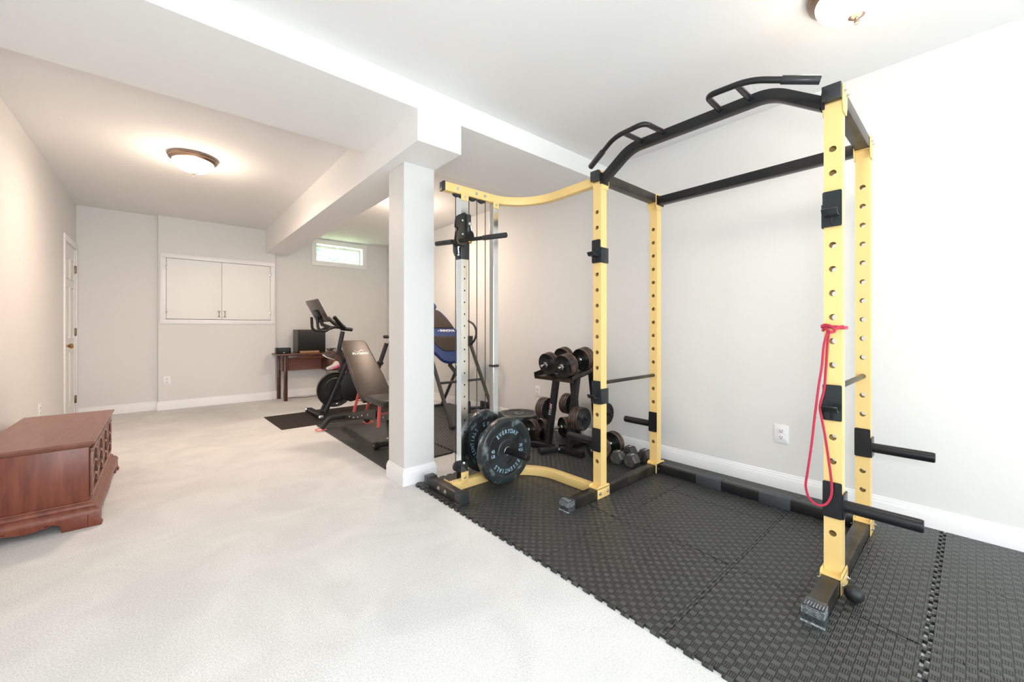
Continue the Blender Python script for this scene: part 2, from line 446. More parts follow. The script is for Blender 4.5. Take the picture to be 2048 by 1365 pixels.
w.box(-0.05, 1.315, 7.11, YB + .2, 0, 1.20).box(-0.05, 1.315, 7.11, YB + .2, 2.06, H).box(-0.05, .005, 7.11, YB + .2, 1.2, 2.06).box(1.265, 1.315, 7.11, YB + .2, 1.2, 2.06).box(.005, 1.265, 7.25, YB + .2, 1.2, 2.06)
w.box(1.315, WX0, YB, YB + .2, 0, H).box(WX1, XR, YB, YB + .2, 0, H).box(WX0, WX1, YB, YB + .2, 0, WZ0).box(WX0, WX1, YB, YB + .2, WZ1, H)
struct(w.build('wall_back', M['wall'], smooth=False), 'beige painted back wall with a shallow bump-out')
# wide soffit and long beam
struct(MB().box(XL, XR, SY0, SY1, SZ, H).build('trim_1', M['soffit'], smooth=False), 'wide white drywall soffit crossing the ceiling')
struct(MB().box(XB0, XB1, SY0, 7.11, BZ, SZ).box(XB0, XB1, SY1, 7.11, SZ, H).build('trim_2', M['soffit'], smooth=False), 'long white boxed beam running to the back wall')
# column
colb = MB().box(1.258, 1.493, 2.585, 2.83, 0, BZ)
colo = struct(colb.build('trim_3', M['column'], smooth=False), 'square white column carrying the beam')
cx0, cx1, cy0, cy1 = 1.258, 1.493, 2.585, 2.83
def base_prof(t=0.015, h=0.118):  # (outwards, up)
    return [(0, 0), (t, 0), (t, h * .70), (t * .95, h * .72), (t * .80, h * .76), (t * .72, h * .86), (t * .45, h * .90), (t * .40, h * .97), (t * .1, h), (0, h)]
def baseboard(name, pts, sgn, h=0.118, closed=False, parent=None, label=None):
    m = MB(); prof = [(sgn * a, b_) for a, b_ in base_prof(h=h)]
    bm = m.bm; P = [Vector(p) for p in pts]; N = len(P); rings = []
    for i in range(N):
        if closed or 0 < i < N - 1:
            d1 = (P[i] - P[i - 1]).normalized(); d2 = (P[(i + 1) % N] - P[i]).normalized()
        elif i == 0: d1 = d2 = (P[1] - P[0]).normalized()
        else: d1 = d2 = (P[-1] - P[-2]).normalized()
        n1 = Vector((d1.y, -d1.x, 0)); n2 = Vector((d2.y, -d2.x, 0)); nn = (n1 + n2).normalized(); k = 1 / nn.dot(n1)
        rings.append([bm.verts.new(P[i] + nn * a * k + Vector((0, 0, b_))) for a, b_ in prof])
    for i in range(N if closed else N - 1):
        A, B = rings[i], rings[(i + 1) % N]
        for j in range(len(prof) - 1): bm.faces.new((A[j], A[j + 1], B[j + 1], B[j]))
    if not closed: bm.faces.new(rings[0]); bm.faces.new(list(reversed(rings[-1])))
    o = m.build(name, M['trim'], parent, ang=20)
    if parent is None: struct(o, label)
    return o
baseboard('base_molding', [(cx0, cy0, 0), (cx1, cy0, 0), (cx1, cy1, 0), (cx0, cy1, 0)], 1, closed=True, parent=colo)
baseboard('baseboard_right', [(XR, YF, 0), (XR, YB, 0)], -1, label='white molded baseboard along the right wall')
baseboard('baseboard_left', [(XL, YF, 0), (XL, 6.32, 0)], 1, label='white molded baseboard along the left wall')
baseboard('baseboard_back', [(XL + .0, YB, 0), (-0.05, YB, 0), (-0.05, 7.11, 0), (1.315, 7.11, 0), (1.315, YB, 0), (XR, YB, 0)], 1, label='white baseboard along the stepped back wall')

# ---- door_1 on the left wall
D = bpy.data.objects.new('door_1', None); D.location = (XL, 6.75, 0); COL.objects.link(D); struct(D, 'white six-panel door with brass knob')
dm = MB().box(XL - .045, XL - .01, 6.40, 7.10, 0.008, 2.035)
pan = [(6.475, 6.715, 1.66, 1.88), (6.785, 7.025, 1.66, 1.88), (6.475, 6.715, 0.98, 1.56), (6.785, 7.025, 0.98, 1.56), (6.475, 6.715, 0.20, 0.82), (6.785, 7.025, 0.20, 0.82)]
slab = dm.build('door_slab', M['doorwhite'], D)
for a, b_, c_, d_ in pan:
    m = MB()
    m.rect([(XL - .008, a, c_), (XL - .008, b_, c_), (XL - .008, b_, d_), (XL - .008, a, d_)], .016, .016, up=(1, 0, 0), rnd=.004, closed=True)
    m.box(XL - .012, XL - .003, a + .03, b_ - .03, c_ + .03, d_ - .03, bev=.004)
    m.build('door_panel', M['doorwhite'], slab)
m = MB()
for y0_, y1_, z0_, z1_ in ((6.325, 6.395, 0, 2.045), (7.105, 7.175, 0, 2.045), (6.325, 7.175, 2.045, 2.11)):
    m.box(XL - .0, XL + .016, y0_, y1_, z0_, z1_, bev=.005)
m.box(XL - .09, XL, 6.39, 6.40, 0, 2.045).box(XL - .09, XL, 7.10, 7.11, 0, 2.045).box(XL - .09, XL, 6.39, 7.11, 2.036, 2.045)
m.build('door_casing', M['trim'], D)
MB().lathe([(0, 0), (.032, 0), (.032, .006), (.012, .012), (.011, .030), (.020, .036), (.027, .048), (.027, .060), (.018, .068), (0, .070)], (XL - .010, 6.47, .90), (1, 0, 0), 24).build('door_knob', M['brass'], slab)
for z in (0.24, 1.05, 1.80):
    MB().box(XL - .012, XL + .004, 7.085, 7.115, z - .045, z + .045, bev=.002).cyl((XL + .006, 7.10, z - .045), (XL + .006, 7.10, z + .045), .007, seg=10).build('hinge', M['hinge'], D)

# ---- window_1 in the back wall
W = bpy.data.objects.new('window_1', None); W.location = (2.31, YB, WZ0); COL.objects.link(W); struct(W, 'small white basement window high on the back wall')
m = MB(); tw = .062
m.box(WX0 - tw, WX1 + tw, YB - .016, YB, WZ0 - tw, WZ0, bev=.004).box(WX0 - tw, WX1 + tw, YB - .016, YB, WZ1, WZ1 + tw, bev=.004)
m.box(WX0 - tw, WX0, YB - .016, YB, WZ0, WZ1, bev=.004).box(WX1, WX1 + tw, YB - .016, YB, WZ0, WZ1, bev=.004)
m.build('casing', M['trim'], W)
MB().box(WX0 - .004, WX1 + .004, YB - .011, YB + .19, WZ0 - .004, WZ0 + .012).box(WX0 - .004, WX1 + .004, YB - .011, YB + .19, WZ1 - .012, WZ1 + .004).box(WX0 - .004, WX0 + .012, YB - .011, YB + .19, WZ0 + .012, WZ1 - .012).box(WX1 - .012, WX1 + .004, YB - .011, YB + .19, WZ0 + .012, WZ1 - .012).build('jamb', M['cabwhite'], W)
sash = MB()
sx0, sx1, sz0, sz1 = WX0 + .02, WX1 - .02, WZ0 + .015, WZ1 - .025
for a in ((sx0, sx1, sz0, sz0 + .035), (sx0, sx1, sz1 - .03, sz1), (sx0, sx0 + .03, sz0 + .035, sz1 - .03), (sx1 - .03, sx1, sz0 + .035, sz1 - .03)):
    sash.box(a[0], a[1], YB + .13, YB + .155, a[2], a[3], bev=.003)
so = sash.build('sash', M['trim'], W)
gl = bpy.data.materials.new('window_glass'); gl.use_nodes = True
gn = gl.node_tree.nodes; gb = gn['Principled BSDF']; gb.inputs['Base Color'].default_value = (1, 1, 1, 1); gb.inputs['Roughness'].default_value = 0; gb.inputs['Transmission Weight'].default_value = 1; gb.inputs['IOR'].default_value = 1.02
MB().box(sx0 + .03, sx1 - .03, YB + .140, YB + .144, sz0 + .035, sz1 - .03).build('pane', gl, so)
MB().box(WX0 + .012, WX1 - .012, YB + .118, YB + .126, sz1 - .001, sz1 + .005).box(sx1 + .002, sx1 + .008, YB + .118, YB + .126, sz0, sz1).build('shadow_gap_strip', M['slot'], W)  # black strips stand in for the shadow gap round the sash
MB().box(2.28, 2.34, YB + .112, YB + .13, sz1 - .022, sz1 + .002, bev=.004).build('latch', M['white'], so)

# ---- ceiling lamps
def make_lamp(name, label, x, y, pw=18, col_=(1.0, 0.745, 0.585)):
    t = thing(name, label, 'ceiling light', (x, y, H), 'domed ceiling lights')
    MB().lathe([(.05, 0), (.168, 0), (.176, -.006), (.178, -.014), (.170, -.022), (.172, -.030), (.160, -.040), (.150, -.046), (.144, -.048)], (x, y, H), (0, 0, 1), 56).build('rim', M['nickel'], t)
    pr = [(0.147 * math.cos(R(a)), -.044 - .092 * math.sin(R(a))) for a in range(0, 91, 9)]
    MB().lathe(pr, (x, y, H), (0, 0, 1), 56).build('glass_dome', M['lampglass'], t)
    MB().lathe([(0, -.128), (.026, -.130), (.030, -.136), (.022, -.142), (.010, -.146), (.007, -.152), (.011, -.158), (.009, -.166), (0, -.169)], (x, y, H), (0, 0, 1), 24).build('finial', M['nickel'], t)
    l = bpy.data.lights.new(name + '_bulb', 'POINT'); l.energy = pw * .68; l.color = (1.0, .78, .60); l.shadow_soft_size = .11
    lo = bpy.data.objects.new(name + '_bulb', l); lo.location = (x, y, H - .24); COL.objects.link(lo)
    d = bpy.data.lights.new(name + '_dome', 'AREA'); d.shape = 'DISK'; d.size = .27; d.energy = pw; d.color = col_
    do = bpy.data.objects.new(name + '_dome', d); do.location = (x, y, H - .175); COL.objects.link(do)
    return t, lo
make_lamp('ceiling_light', 'round domed ceiling light at upper left, lit, beyond the soffit', 0.20, 4.50)
_, l2 = make_lamp('ceiling_light', 'round domed ceiling light cut by the top edge above the rack', 2.30, 0.335, 3.5, (1.0, 0.90, 0.80))
make_lamp('ceiling_light', 'round domed ceiling light hidden behind the white column', 2.22, 4.45)

# ---- white access cabinet in the bump-out
A = thing('wall_cabinet', 'white two-door cabinet set into the back wall', 'cabinet', (0.64, 7.11, 1.155))
m = MB()
X0, X1, Z0, Z1 = -0.032, 1.308, 1.155, 2.108; f = .062
for a in ((X0, X1, Z0, Z0 + f), (X0, X1, Z1 - f, Z1), (X0, X0 + f, Z0 + f, Z1 - f), (X1 - f, X1, Z0 + f, Z1 - f)):
    m.box(a[0], a[1], 7.095, 7.11, a[2], a[3], bev=.004)
m.build('frame', M['trim'], A)
for s_, (a, b_) in ((-1, (X0 + f + .0025, .6365)), (1, (.6395, X1 - f - .0025))):
    d = MB().box(a, b_, 7.098, 7.118, Z0 + f + .006, Z1 - f - .004, bev=.002).build('door', M['cabwhite'], A)
    hx = .638 + s_ * .033
    MB().cyl((hx, 7.078, 1.262), (hx, 7.078, 1.335), .0035, seg=10).cyl((hx, 7.10, 1.265), (hx, 7.076, 1.265), .008, seg=12).cyl((hx, 7.10, 1.332), (hx, 7.076, 1.332), .008, seg=12)\
        .rect([(hx - .016, 7.097, 1.250), (hx, 7.097, 1.265), (hx + .016, 7.097, 1.250)], .006, .005, up=(0, 1, 0), rnd=.001).rect([(hx - .016, 7.097, 1.347), (hx, 7.097, 1.332), (hx + .016, 7.097, 1.347)], .006, .005, up=(0, 1, 0), rnd=.001).build('handle', M['hinge'], d)
    ex = a if s_ < 0 else b_
    for z in (1.33, 1.92):
        MB().box(ex - .012, ex + .012, 7.090, 7.101, z - .02, z + .02, bev=.002).cyl((ex, 7.088, z - .02), (ex, 7.088, z + .02), .005, seg=8).build('hinge', M['chrome'], d)

# ---- outlets
def outlet(label, o, u, wdt=.072, hgt=.118):
    """o = centre on wall, u = direction to the viewer's right, facing n"""
    u = Vector(u); v = Vector((0, 0, 1)); n = u.cross(v); o = Vector(o)
    t = thing('wall_outlet', label, 'outlet', o)
    MB().prism(rrect(wdt, hgt, .006), o, u, v, .006, bev=.002).build('cover_plate', M['trim'], t)
    for dz in (.021, -.021):
        c = o + v * dz
        p = MB().prism(rrect(.032, .030, .012), c + n * .005, u, v, .003, bev=.001).build('socket', M['white'], t)
        s = MB()
        for dx in (-.007, .007): s.prism(rrect(.003, .010, .001, 1), c + u * dx + v * .004 + n * .008, u, v, .0006)
        s.prism(circ(10, .0032), c - v * .008 + n * .008, u, v, .0006)
        s.build('slots', M['slot'], p)
    return t
outlet('white wall outlet low on the back wall below the cabinet', (0.039, 7.11, .391), (1, 0, 0))
outlet('white wall outlet on the right wall seen through the rack', (XR, .846, .380), (0, -1, 0), .086, .122)
outlet('white wall outlet on the right wall behind the dumbbell stand', (XR, 3.174, .394), (0, -1, 0))
outlet('white wall outlet on the left wall above the wooden chest', (XL, 5.234, .389), (0, 1, 0))

# ================================================================== FOAM TILES
def tile_mesh(x0, x1, y0, y1, zt=.012, d=.0125, teeth=(1, 1, 1, 1)):
    """outline with interlocking teeth on bottom, right, top, left"""
    g = .0013; per = .061
    def side(p, q, flag, sgn, off0):
        # p->q runs counter-clockwise; outward normal is right-hand side
        p, q = Vector(p), Vector(q); L = (q - p).length; t = (q - p) / L; n = Vector((t.y, -t.x))
        if not flag: return [p]
        out = [p - n * 0.0]; k = 0
        nt = int(round(L / per)); pp = L / nt
        for i in range(nt):
            a = i * pp + pp * .25; b_ = i * pp + pp * .75
            fl_ = .004
            hi = sgn * d
            if hi > 0:
                out += [p + t * (a + g) - n * g, p + t * (a + g - fl_) + n * (hi - g), p + t * (b_ - g + fl_) + n * (hi - g), p + t * (b_ - g) - n * g]
            else:
                out += [p + t * (a - g) - n * g, p + t * (a - g - fl_) + n * (hi - g), p + t * (b_ + g + fl_) + n * (hi - g), p + t * (b_ + g) - n * g]
        return out
    pts = side((x0, y0), (x1, y0), teeth[0], -1, 0) + side((x1, y0), (x1, y1), teeth[1], 1, 0) + side((x1, y1), (x0, y1), teeth[2], 1, 0) + side((x0, y1), (x0, y0), teeth[3], 1 if teeth[3] == 2 else -1, 0)
    b = MB(); bm = b.bm
    A_ = [bm.verts.new((p.x, p.y, 0.0005)) for p in pts]; B_ = [bm.verts.new((p.x, p.y, zt - .0015)) for p in pts]
    bm.faces.new(list(reversed(A_)))
    N = len(pts)
    for i in range(N): bm.faces.new((A_[i], A_[(i + 1) % N], B_[(i + 1) % N], B_[i]))
    # slightly inset top ring gives a soft shoulder
    C_ = []
    for i, p in enumerate(pts):
        t = (pts[(i + 1) % N] - pts[i - 1]);
        n = Vector((t.y, -t.x)); n.normalize() if n.length > 0 else None
        C_.append(bm.verts.new((p.x - n.x * .0007, p.y - n.y * .0007, zt)))
    for i in range(N): bm.faces.new((B_[i], B_[(i + 1) % N], C_[(i + 1) % N], C_[i]))
    bm.faces.new(C_)
    return b
xs = [1.325, 1.935, 2.545, 3.128]
ys = {1: -.51, 2: .10, 3: .71, 4: 1.32, 5: 1.93, 6: 2.54, 7: 3.15, 8: 3.76, 9: 4.37, 10: 4.98}
TL = {
 (0, 1): 'black foam floor tile at the bottom right, almost wholly cut off',
 (0, 2): 'black embossed foam tile in front of the rack foot with the rubber ball, by the carpet',
 (0, 3): 'black foam tile at the carpet edge, second from the one nearest the camera',
 (0, 4): 'black foam tile at the carpet edge under the rack foot with the scuffed left cap',
 (0, 5): 'black foam tile under the cable tower foot beside the column',
 (1, 1): 'black foam tile at lower right on the near side of the wide open seam',
 (1, 2): 'black foam tile under the rack upright with the red band',
 (1, 3): 'black foam tile in the near middle of the floor inside the rack',
 (1, 4): 'black foam tile inside the rack next to its left front upright',
 (1, 5): 'black foam tile under the curved yellow base rail',
 (1, 6): 'black foam tile at the left foot of the dumbbell stand, behind the bumper plates',
 (1, 7): 'black foam tile below the inversion table front foot',
 (1, 8): 'black foam tile between the front and rear feet of the inversion table, left half',
 (1, 9): 'black foam tile under the left end of the inversion table rear foot',
 (2, 9): 'black foam tile under the right end of the inversion table rear foot',
 (2, 1): 'black foam tile at the far lower right against the baseboard',
 (2, 2): 'black foam tile along the right wall behind the right rear rack upright',
 (2, 3): 'black foam tile along the wall under the rear rack crossbar',
 (2, 4): 'black foam tile along the wall under the left rear rack upright',
 (2, 5): 'black foam tile along the wall under the hex dumbbells',
 (2, 6): 'black foam tile along the wall under the dumbbell stand',
 (2, 7): 'black foam tile along the wall under the flat pile of bumper plates',
 (2, 8): 'black foam tile along the wall under the dial dumbbell',
}
for (c, r_), lab in TL.items():
    x0_, x1_ = xs[c], xs[c + 1]; y0_, y1_ = ys[r_], ys[r_ + 1]
    if r_ == 1: y0_ -= .008; y1_ -= .008
    west = 2 if c == 0 or (c == 1 and r_ >= 6) else 1
    o = tile_mesh(x0_, x1_, y0_, y1_, teeth=(1, 0 if c == 2 else 1, 1, west)).build('foam_floor_tile', M['tile'], loc=(x0_, y0_, 0), smooth=False)
    tag(o, lab, 'floor tile', 'black interlocking foam floor tiles')
for i, (y0_, lab) in enumerate(((2.98, 'black foam tile under the front foot of the weight bench'), (3.59, 'black foam tile in the middle beneath the weight bench'), (4.20, 'black foam tile under the rear foot of the weight bench'))):
    o = tile_mesh(1.295, 1.905, y0_, y0_ + .61, teeth=(0, 1, 1, 0), zt=.014).build('foam_floor_tile', M['tile'], loc=(1.295, y0_, 0), smooth=False)
    tag(o, lab, 'floor tile', 'black interlocking foam floor tiles')
tag(MB().prism([(0.93, 5.70), (0.96, 4.87), (2.75, 4.86), (2.75, 5.72)], (0, 0, .001), (1, 0, 0), (0, 1, 0), .005).build('exercise_mat', M['yogamat']), 'thin plain dark mat under the exercise bike', 'mat')

# ================================================================== POWER RACK
FX0, FX1, BX0, BX1 = 2.10, 2.16, 2.79, 2.85
RY0, RY1, LY0, LY1 = .352, .412, 1.552, 1.612
T0, T1 = .012, .072
RK = thing('power_rack', 'tall yellow power rack with black crossbars and pull-up handles', 'power rack', (2.45, .98, .012))
holes = [.238 + .1 * k for k in range(17)]
for (x0_, x1_), (y0_, y1_) in (((FX0, FX1), (RY0, RY1)), ((FX0, FX1), (LY0, LY1)), ((BX0, BX1), (RY0, RY1)), ((BX0, BX1), (LY0, LY1))):
    holed_post(x0_, x1_, y0_, y1_, T1 + .003, 2.032, holes, .0128).build('upright', M['yellow'], RK, smooth=False)
def bolt_mb(c, n, r=.009, L=.016, washer=True):
    c, n = Vector(c), Vector(n); m = MB(); r *= .8; L *= .75
    if washer: m.cyl(c, c + n * .002, r * 1.5, seg=16)
    m.cyl(c, c + n * .006, r, seg=6).cyl(c, c + n * L, r * .5, seg=10)
    return m
for y0_, y1_, sgn in ((RY0, RY1, -1), (LY0, LY1, 1)):
    ym = (y0_ + y1_) / 2
    # floor tube with caps
    MB().rect([(1.80, ym, .042), (2.862, ym, .042)], .060, .060, rnd=.005).build('base_tube', M['wornbar'], RK)
    cap = MB()
    cap.prism([(-.036, 0), (.036, 0), (.036, .006), (.033, .010), (.033, .064), (-.033, .064), (-.033, .010), (-.036, .006)], (1.783, ym, .012), (0, -1, 0), (0, 0, 1), -.062, bev=.002)
    cp = cap.build('foot_cap', M['scuffcap'], RK)
    for k in range(5): MB().box(1.7795, 1.84, ym - .0345, ym + .0345, .0445 + k * .0062, .0462 + k * .0062).build('rib', M['scuffrib'], cp)
    for k in range(7): MB().box(1.786, 1.815, ym - .029 + k * .009, ym - .0265 + k * .009, .0755, .0775).build('rib', M['scuffrib'], cp)
    MB().box(1.7785, 1.786, ym - .037, ym + .037, .0125, .0185).build('rib', M['scuffrib'], cp)
    # yellow brackets gripping the floor tube
    for xa, xb in ((2.060, 2.185), (2.765, 2.885)):
        m = MB()
        for yy in (y0_ - .006, y1_ + .002):
            m.prism([(xa, .013), (xb, .013), (xb, .080), (xb - .012, .092), (xa + .012, .092), (xa, .080)], (0, yy + .004, 0), (1, 0, 0), (0, 0, 1), .004, bev=.001)
        m.box(xa, xb, y0_ - .006, y1_ + .006, .0725, .0765)
        br = m.build('base_bracket', M['yellow'], RK)
        for xx in (xa + .022, xb - .022):
            bolt_mb((xx, y0_ - .006, .045), (0, -1, 0)).build('bolt', M['bolt'], br)
            bolt_mb((xx, y1_ + .006, .045), (0, 1, 0)).build('bolt', M['bolt'], br)
    # top side tube
    st = MB().rect([(2.088, ym, 2.065), (2.862, ym, 2.065)], .060, .060, rnd=.005).build('top_side_tube', M['wornbar'], RK)
    MB().box(2.070, 2.092, y0_ - .002, y1_ + .002, 2.033, 2.097, bev=.003).build('end_cap', M['blackcap'], st)
    MB().box(2.858, 2.875, y0_ - .002, y1_ + .002, 2.033, 2.097, bev=.003).build('end_cap', M['blackcap'], st)
    for xa, xb in ((2.096, 2.182), (2.768, 2.854)):
        m = MB()
        for yy in (y0_ - .005, y1_ + .001):
            m.prism([(xa + .014, 1.985), (xb - .014, 1.985), (xb, 2.020), (xb, 2.098), (xa, 2.098), (xa, 2.020)], (0, yy + .004, 0), (1, 0, 0), (0, 0, 1), .004, bev=.001)
        m.box(xa + .004, xb - .004, y0_ - .004, y1_ + .004, 2.030, 2.034)
        br = m.build('top_bracket', M['yellow'], RK)
        for yy, nn in ((y0_ - .005, -1), (y1_ + .005, 1)):
            for xx in (xa + .018, xb - .018): bolt_mb((xx, yy, 2.072), (0, nn, 0), .008, .014).build('bolt', M['bolt'], br)
# rear crossbars
for zc, nm in ((2.050, 'top_rear_crossbar'), (.045, 'bottom_rear_crossbar')):
    b_ = MB().rect([(2.82, RY1 + .006, zc), (2.82, LY0 - .006, zc)], .060, .060, rnd=.005).build(nm, M['black'], RK)
    for ya, yb in ((RY1 + .005, RY1 + .012), (LY0 - .012, LY0 - .005)): MB().box(2.775, 2.868, ya, yb, zc - .034 + (.002 if zc < 1 else 0), zc + .034).build('end_plate', M['black'], b_)
    if zc < 1:
        for ya, yb in ((1.096, 1.261), (.706, .871)):
            MB().box(2.784, 2.856, ya, yb, .012, .0795, bev=.004).build('diamond_plate_pad', M['diamond'], RK)
# bent pull-up bar with two grip handles
YC = (RY1 + LY0) / 2
def pbar(s_):
    return [(2.13, YC + s_ * .568, 2.045), (2.13, YC + s_ * .372, 2.180), (2.13, YC, 2.180)]
pp = [Vector(p) for p in pbar(-1)] + [Vector(p) for p in reversed(pbar(1)[:-1])]
pb = MB().rect(fillet(pp, [0, .065, 0, .065, 0], 7), .050, .052, up=(1, 0, 0), rnd=.005).build('pull_up_bar', M['black'], RK)
for s_ in (-1, 1): MB().box(2.095, 2.172, YC + s_ * .568 - .006, YC + s_ * .568 + .006, 2.012, 2.082).build('end_plate', M['black'], pb)
for s_ in (-1, 1):
    path = [(2.106, YC + s_ * .150, 2.188), (1.925, YC + s_ * .160, 2.182), (1.922, YC + s_ * .345, 2.172), (2.005, YC + s_ * .575, 2.098)]
    h = MB().tube(fillet(path, [0, .045, .06, 0], 8), .0135, 16).tube([(2.108, YC + s_ * .287, 2.186), (1.930, YC + s_ * .290, 2.178)], .0135, 14).build('pull_up_handle', M['black'], pb)
    a, b_ = Vector(path[2]), Vector(path[3]); dd = (b_ - a).normalized()
    MB().cyl(b_ - dd * .135, b_ + dd * .004, .0175, seg=20, bev=.002).build('rubber_grip', M['blackcap'], h)

# ---- J hooks
def jhook(label, y0_, y1_, ztop, inner):
    """inner=+1: wraps the face looking to +y"""
    ym = (y0_ + y1_) / 2; zb = ztop - .148
    t = thing('j_hook', label, 'j-hook', (FX0, ym, zb), 'barbell hooks on the rack')
    m = MB()
    m.prism(rrect(.064, .148, .006, 3), (FX0 - .007, ym, (ztop + zb) / 2), (0, -1, 0), (0, 0, 1), .006)
    yy = y1_ + .001 if inner > 0 else y0_ - .007
    m.box(FX0 - .007, FX1 + .012, yy, yy + .006, zb, zb + .098, bev=.001)
    m.build('back_plate', M['scuffhook'], t)
    m = MB()
    z = zb + .040
    m.prism([(0, 0), (.050, 0), (.066, .022), (.060, .026), (.046, .006), (0, .006)], (FX0 - .007, ym + .026, z), (-1, 0, 0), (0, 0, 1), .052 * -1, bev=.0008)
    m.build('shelf', M['scuffhook'], t)
    MB().prism([(0, -.036), (.010, -.034), (.020, -.006), (.040, 0), (0, 0)], (FX0 - .007, ym + .004, z), (-1, 0, 0), (0, 0, 1), -.008, bev=.0008).build('gusset', M['scuffhook'], t)
    zp = min(holes, key=lambda q: abs(q - (ztop - .02)))
    MB().lathe([(.010, 0), (.0155, 0), (.0155, .003), (.013, .004), (.010, .002)], (FX0 - .008, ym, zp), (-1, 0, 0), 24).cyl((FX0 - .009, ym, zp), (FX0 + .05, ym, zp), .011, seg=20).build('pin', M['scuffhook'], t)
jhook('black barbell hook high on the near right upright', RY0, RY1, 1.661, 1)
jhook('black barbell hook on the near right upright below the red band', RY0, RY1, .857, 1)
jhook('black barbell hook high on the left front upright', LY0, LY1, 1.659, -1)
jhook('black barbell hook low on the left front upright', LY0, LY1, .756, -1)

# ---- weight pegs
def peg(label, x0_, y0_, y1_, zb, sgn):
    ym = (y0_ + y1_) / 2; xm = x0_ + .03
    t = thing('weight_peg', label, 'plate holder', (xm, ym, zb), 'plate storage pegs on the rack')
    m = MB()
    m.prism(rrect(.064, .148, .006, 3), (x0_ - .006, ym, zb + .074), (0, -1, 0), (0, 0, 1), .005)
    yy = y0_ - .007 if sgn < 0 else y1_ + .001
    m.box(x0_ - .006, x0_ + .072, yy, yy + .006, zb, zb + .100, bev=.001)
    m.build('bracket', M['black'], t)
    ys_ = y0_ - .006 if sgn < 0 else y1_ + .006
    MB().cyl((xm, ys_, zb + .048), (xm, ys_ + sgn * .222, zb + .048), .0245, seg=32).cyl((xm, ys_ + sgn * .216, zb + .048), (xm, ys_ + sgn * .228, zb + .048), .0235, seg=32, bev=.003).build('peg', M['black'], t)
    MB().lathe([(.009, 0), (.013, 0), (.013, .003), (.009, .003)], (x0_ - .006, ym, zb + .130), (-1, 0, 0), 20).build('pin', M['scuffhook'], t)
peg('black weight peg on the near right upright, just above the floor', FX0, RY0, RY1, .306, -1)
peg('black weight peg on the right rear upright, pointing right', BX0, RY0, RY1, .415, -1)
peg('black weight peg on the left front upright, pointing away to the dumbbell stand', FX0, LY0, LY1, .303, 1)
peg('black weight peg on the left rear upright, pointing left', BX0, LY0, LY1, .314, 1)

# ---- pin-through spotter bars
for label, y, z in (('thin black safety bar on the left side of the rack', (LY0 + LY1) / 2, .738), ('thin dark safety bar on the right side of the rack', (RY0 + RY1) / 2, .838)):
    tag(MB().cyl((2.125, y, z), (2.876, y, z), .0120, seg=24, bev=.002).build('safety_bar', M['wornbar']), label, 'safety bar', 'pin safety bars of the rack')

# ---- resistance band knotted round the near upright
B_ = thing('resistance_band', 'red stretch band knotted round the near right upright, loop hanging down', 'resistance band', (2.06, .39, .30))
def ray_pt(px, py, x):
    th = R(41.03); r_ = (px - 1024) / 801.7; z_ = -(py - 657.8) / 801.7
    d = Vector((math.sin(th) + r_ * math.cos(th), math.cos(th) - r_ * math.sin(th), z_)); t_ = x / d.x
    return Vector((x, d.y * t_, CAM_H + d.z * t_))
loop = [(1656, 662, 2.078), (1648, 690, 2.074), (1643.5, 735, 2.066), (1637, 775, 2.058), (1630, 830, 2.05), (1623, 890, 2.05), (1615, 945, 2.055), (1611.5, 972, 2.06), (1618, 996, 2.064), (1634, 1010, 2.068), (1650, 1010, 2.072), (1661, 996, 2.074), (1663.5, 972, 2.074), (1658, 925, 2.074), (1650, 872, 2.070), (1643, 835, 2.07), (1640, 812, 2.074), (1648, 780, 2.082), (1652, 735, 2.084), (1655, 690, 2.084), (1658, 662, 2.084)]
pts = [ray_pt(*p) for p in loop]
def catmull(P, n=6):
    out = []
    for i in range(len(P) - 1):
        p0, p1, p2, p3 = P[max(i - 1, 0)], P[i], P[i + 1], P[min(i + 2, len(P) - 1)]
        for k in range(n):
            t = k / n
            out.append(0.5 * ((2 * p1) + (p2 - p0) * t + (2 * p0 - 5 * p1 + 4 * p2 - p3) * t * t + (3 * p1 - p0 - 3 * p2 + p3) * t ** 3))
    out.append(P[-1]); return out
MB().rect(catmull(pts), .0092, .0040, up=(-1, 0.05, 0), rnd=.0015).build('hanging_loop', M['band'], B_)
q = .008
wrap = [(FX0 - q, LY1 * 0 + RY0 - q, 1.094), (FX1 + q, RY0 - q, 1.094), (FX1 + q, RY1 + q, 1.090), (FX0 - q, RY1 + q, 1.100)]
MB().rect(fillet(wrap, .008, 4, closed=True), .0042, .014, rnd=.0015, closed=True).build('wrap', M['band'], B_)
kn = [ray_pt(1643, 653, 2.080), ray_pt(1650, 650, 2.078), ray_pt(1660, 652, 2.072), ray_pt(1668, 658, 2.068), ray_pt(1668, 664, 2.070), ray_pt(1660, 664, 2.066), ray_pt(1652, 658, 2.074), ray_pt(1645, 662, 2.082)]
MB().rect(catmull(kn), .010, .007, up=(-1, 0, 0), rnd=.002).build('knot', M['band'], B_)
kn2 = [ray_pt(1666, 660, 2.072), ray_pt(1676, 656, 2.080), ray_pt(1688, 653, 2.086)]
MB().rect(catmull(kn2), .012, .005, up=(-1, 0, 0), rnd=.002).build('knot', M['band'], B_)

# ---- massage ball
tag(MB().sphere((2.055, .307, .012 + .0325), .0325, (1.0, 1.0, 1.0), 32).build('massage_ball', M['blackrubber']), 'small black rubber ball on the tiles beside the near rack foot', 'ball')

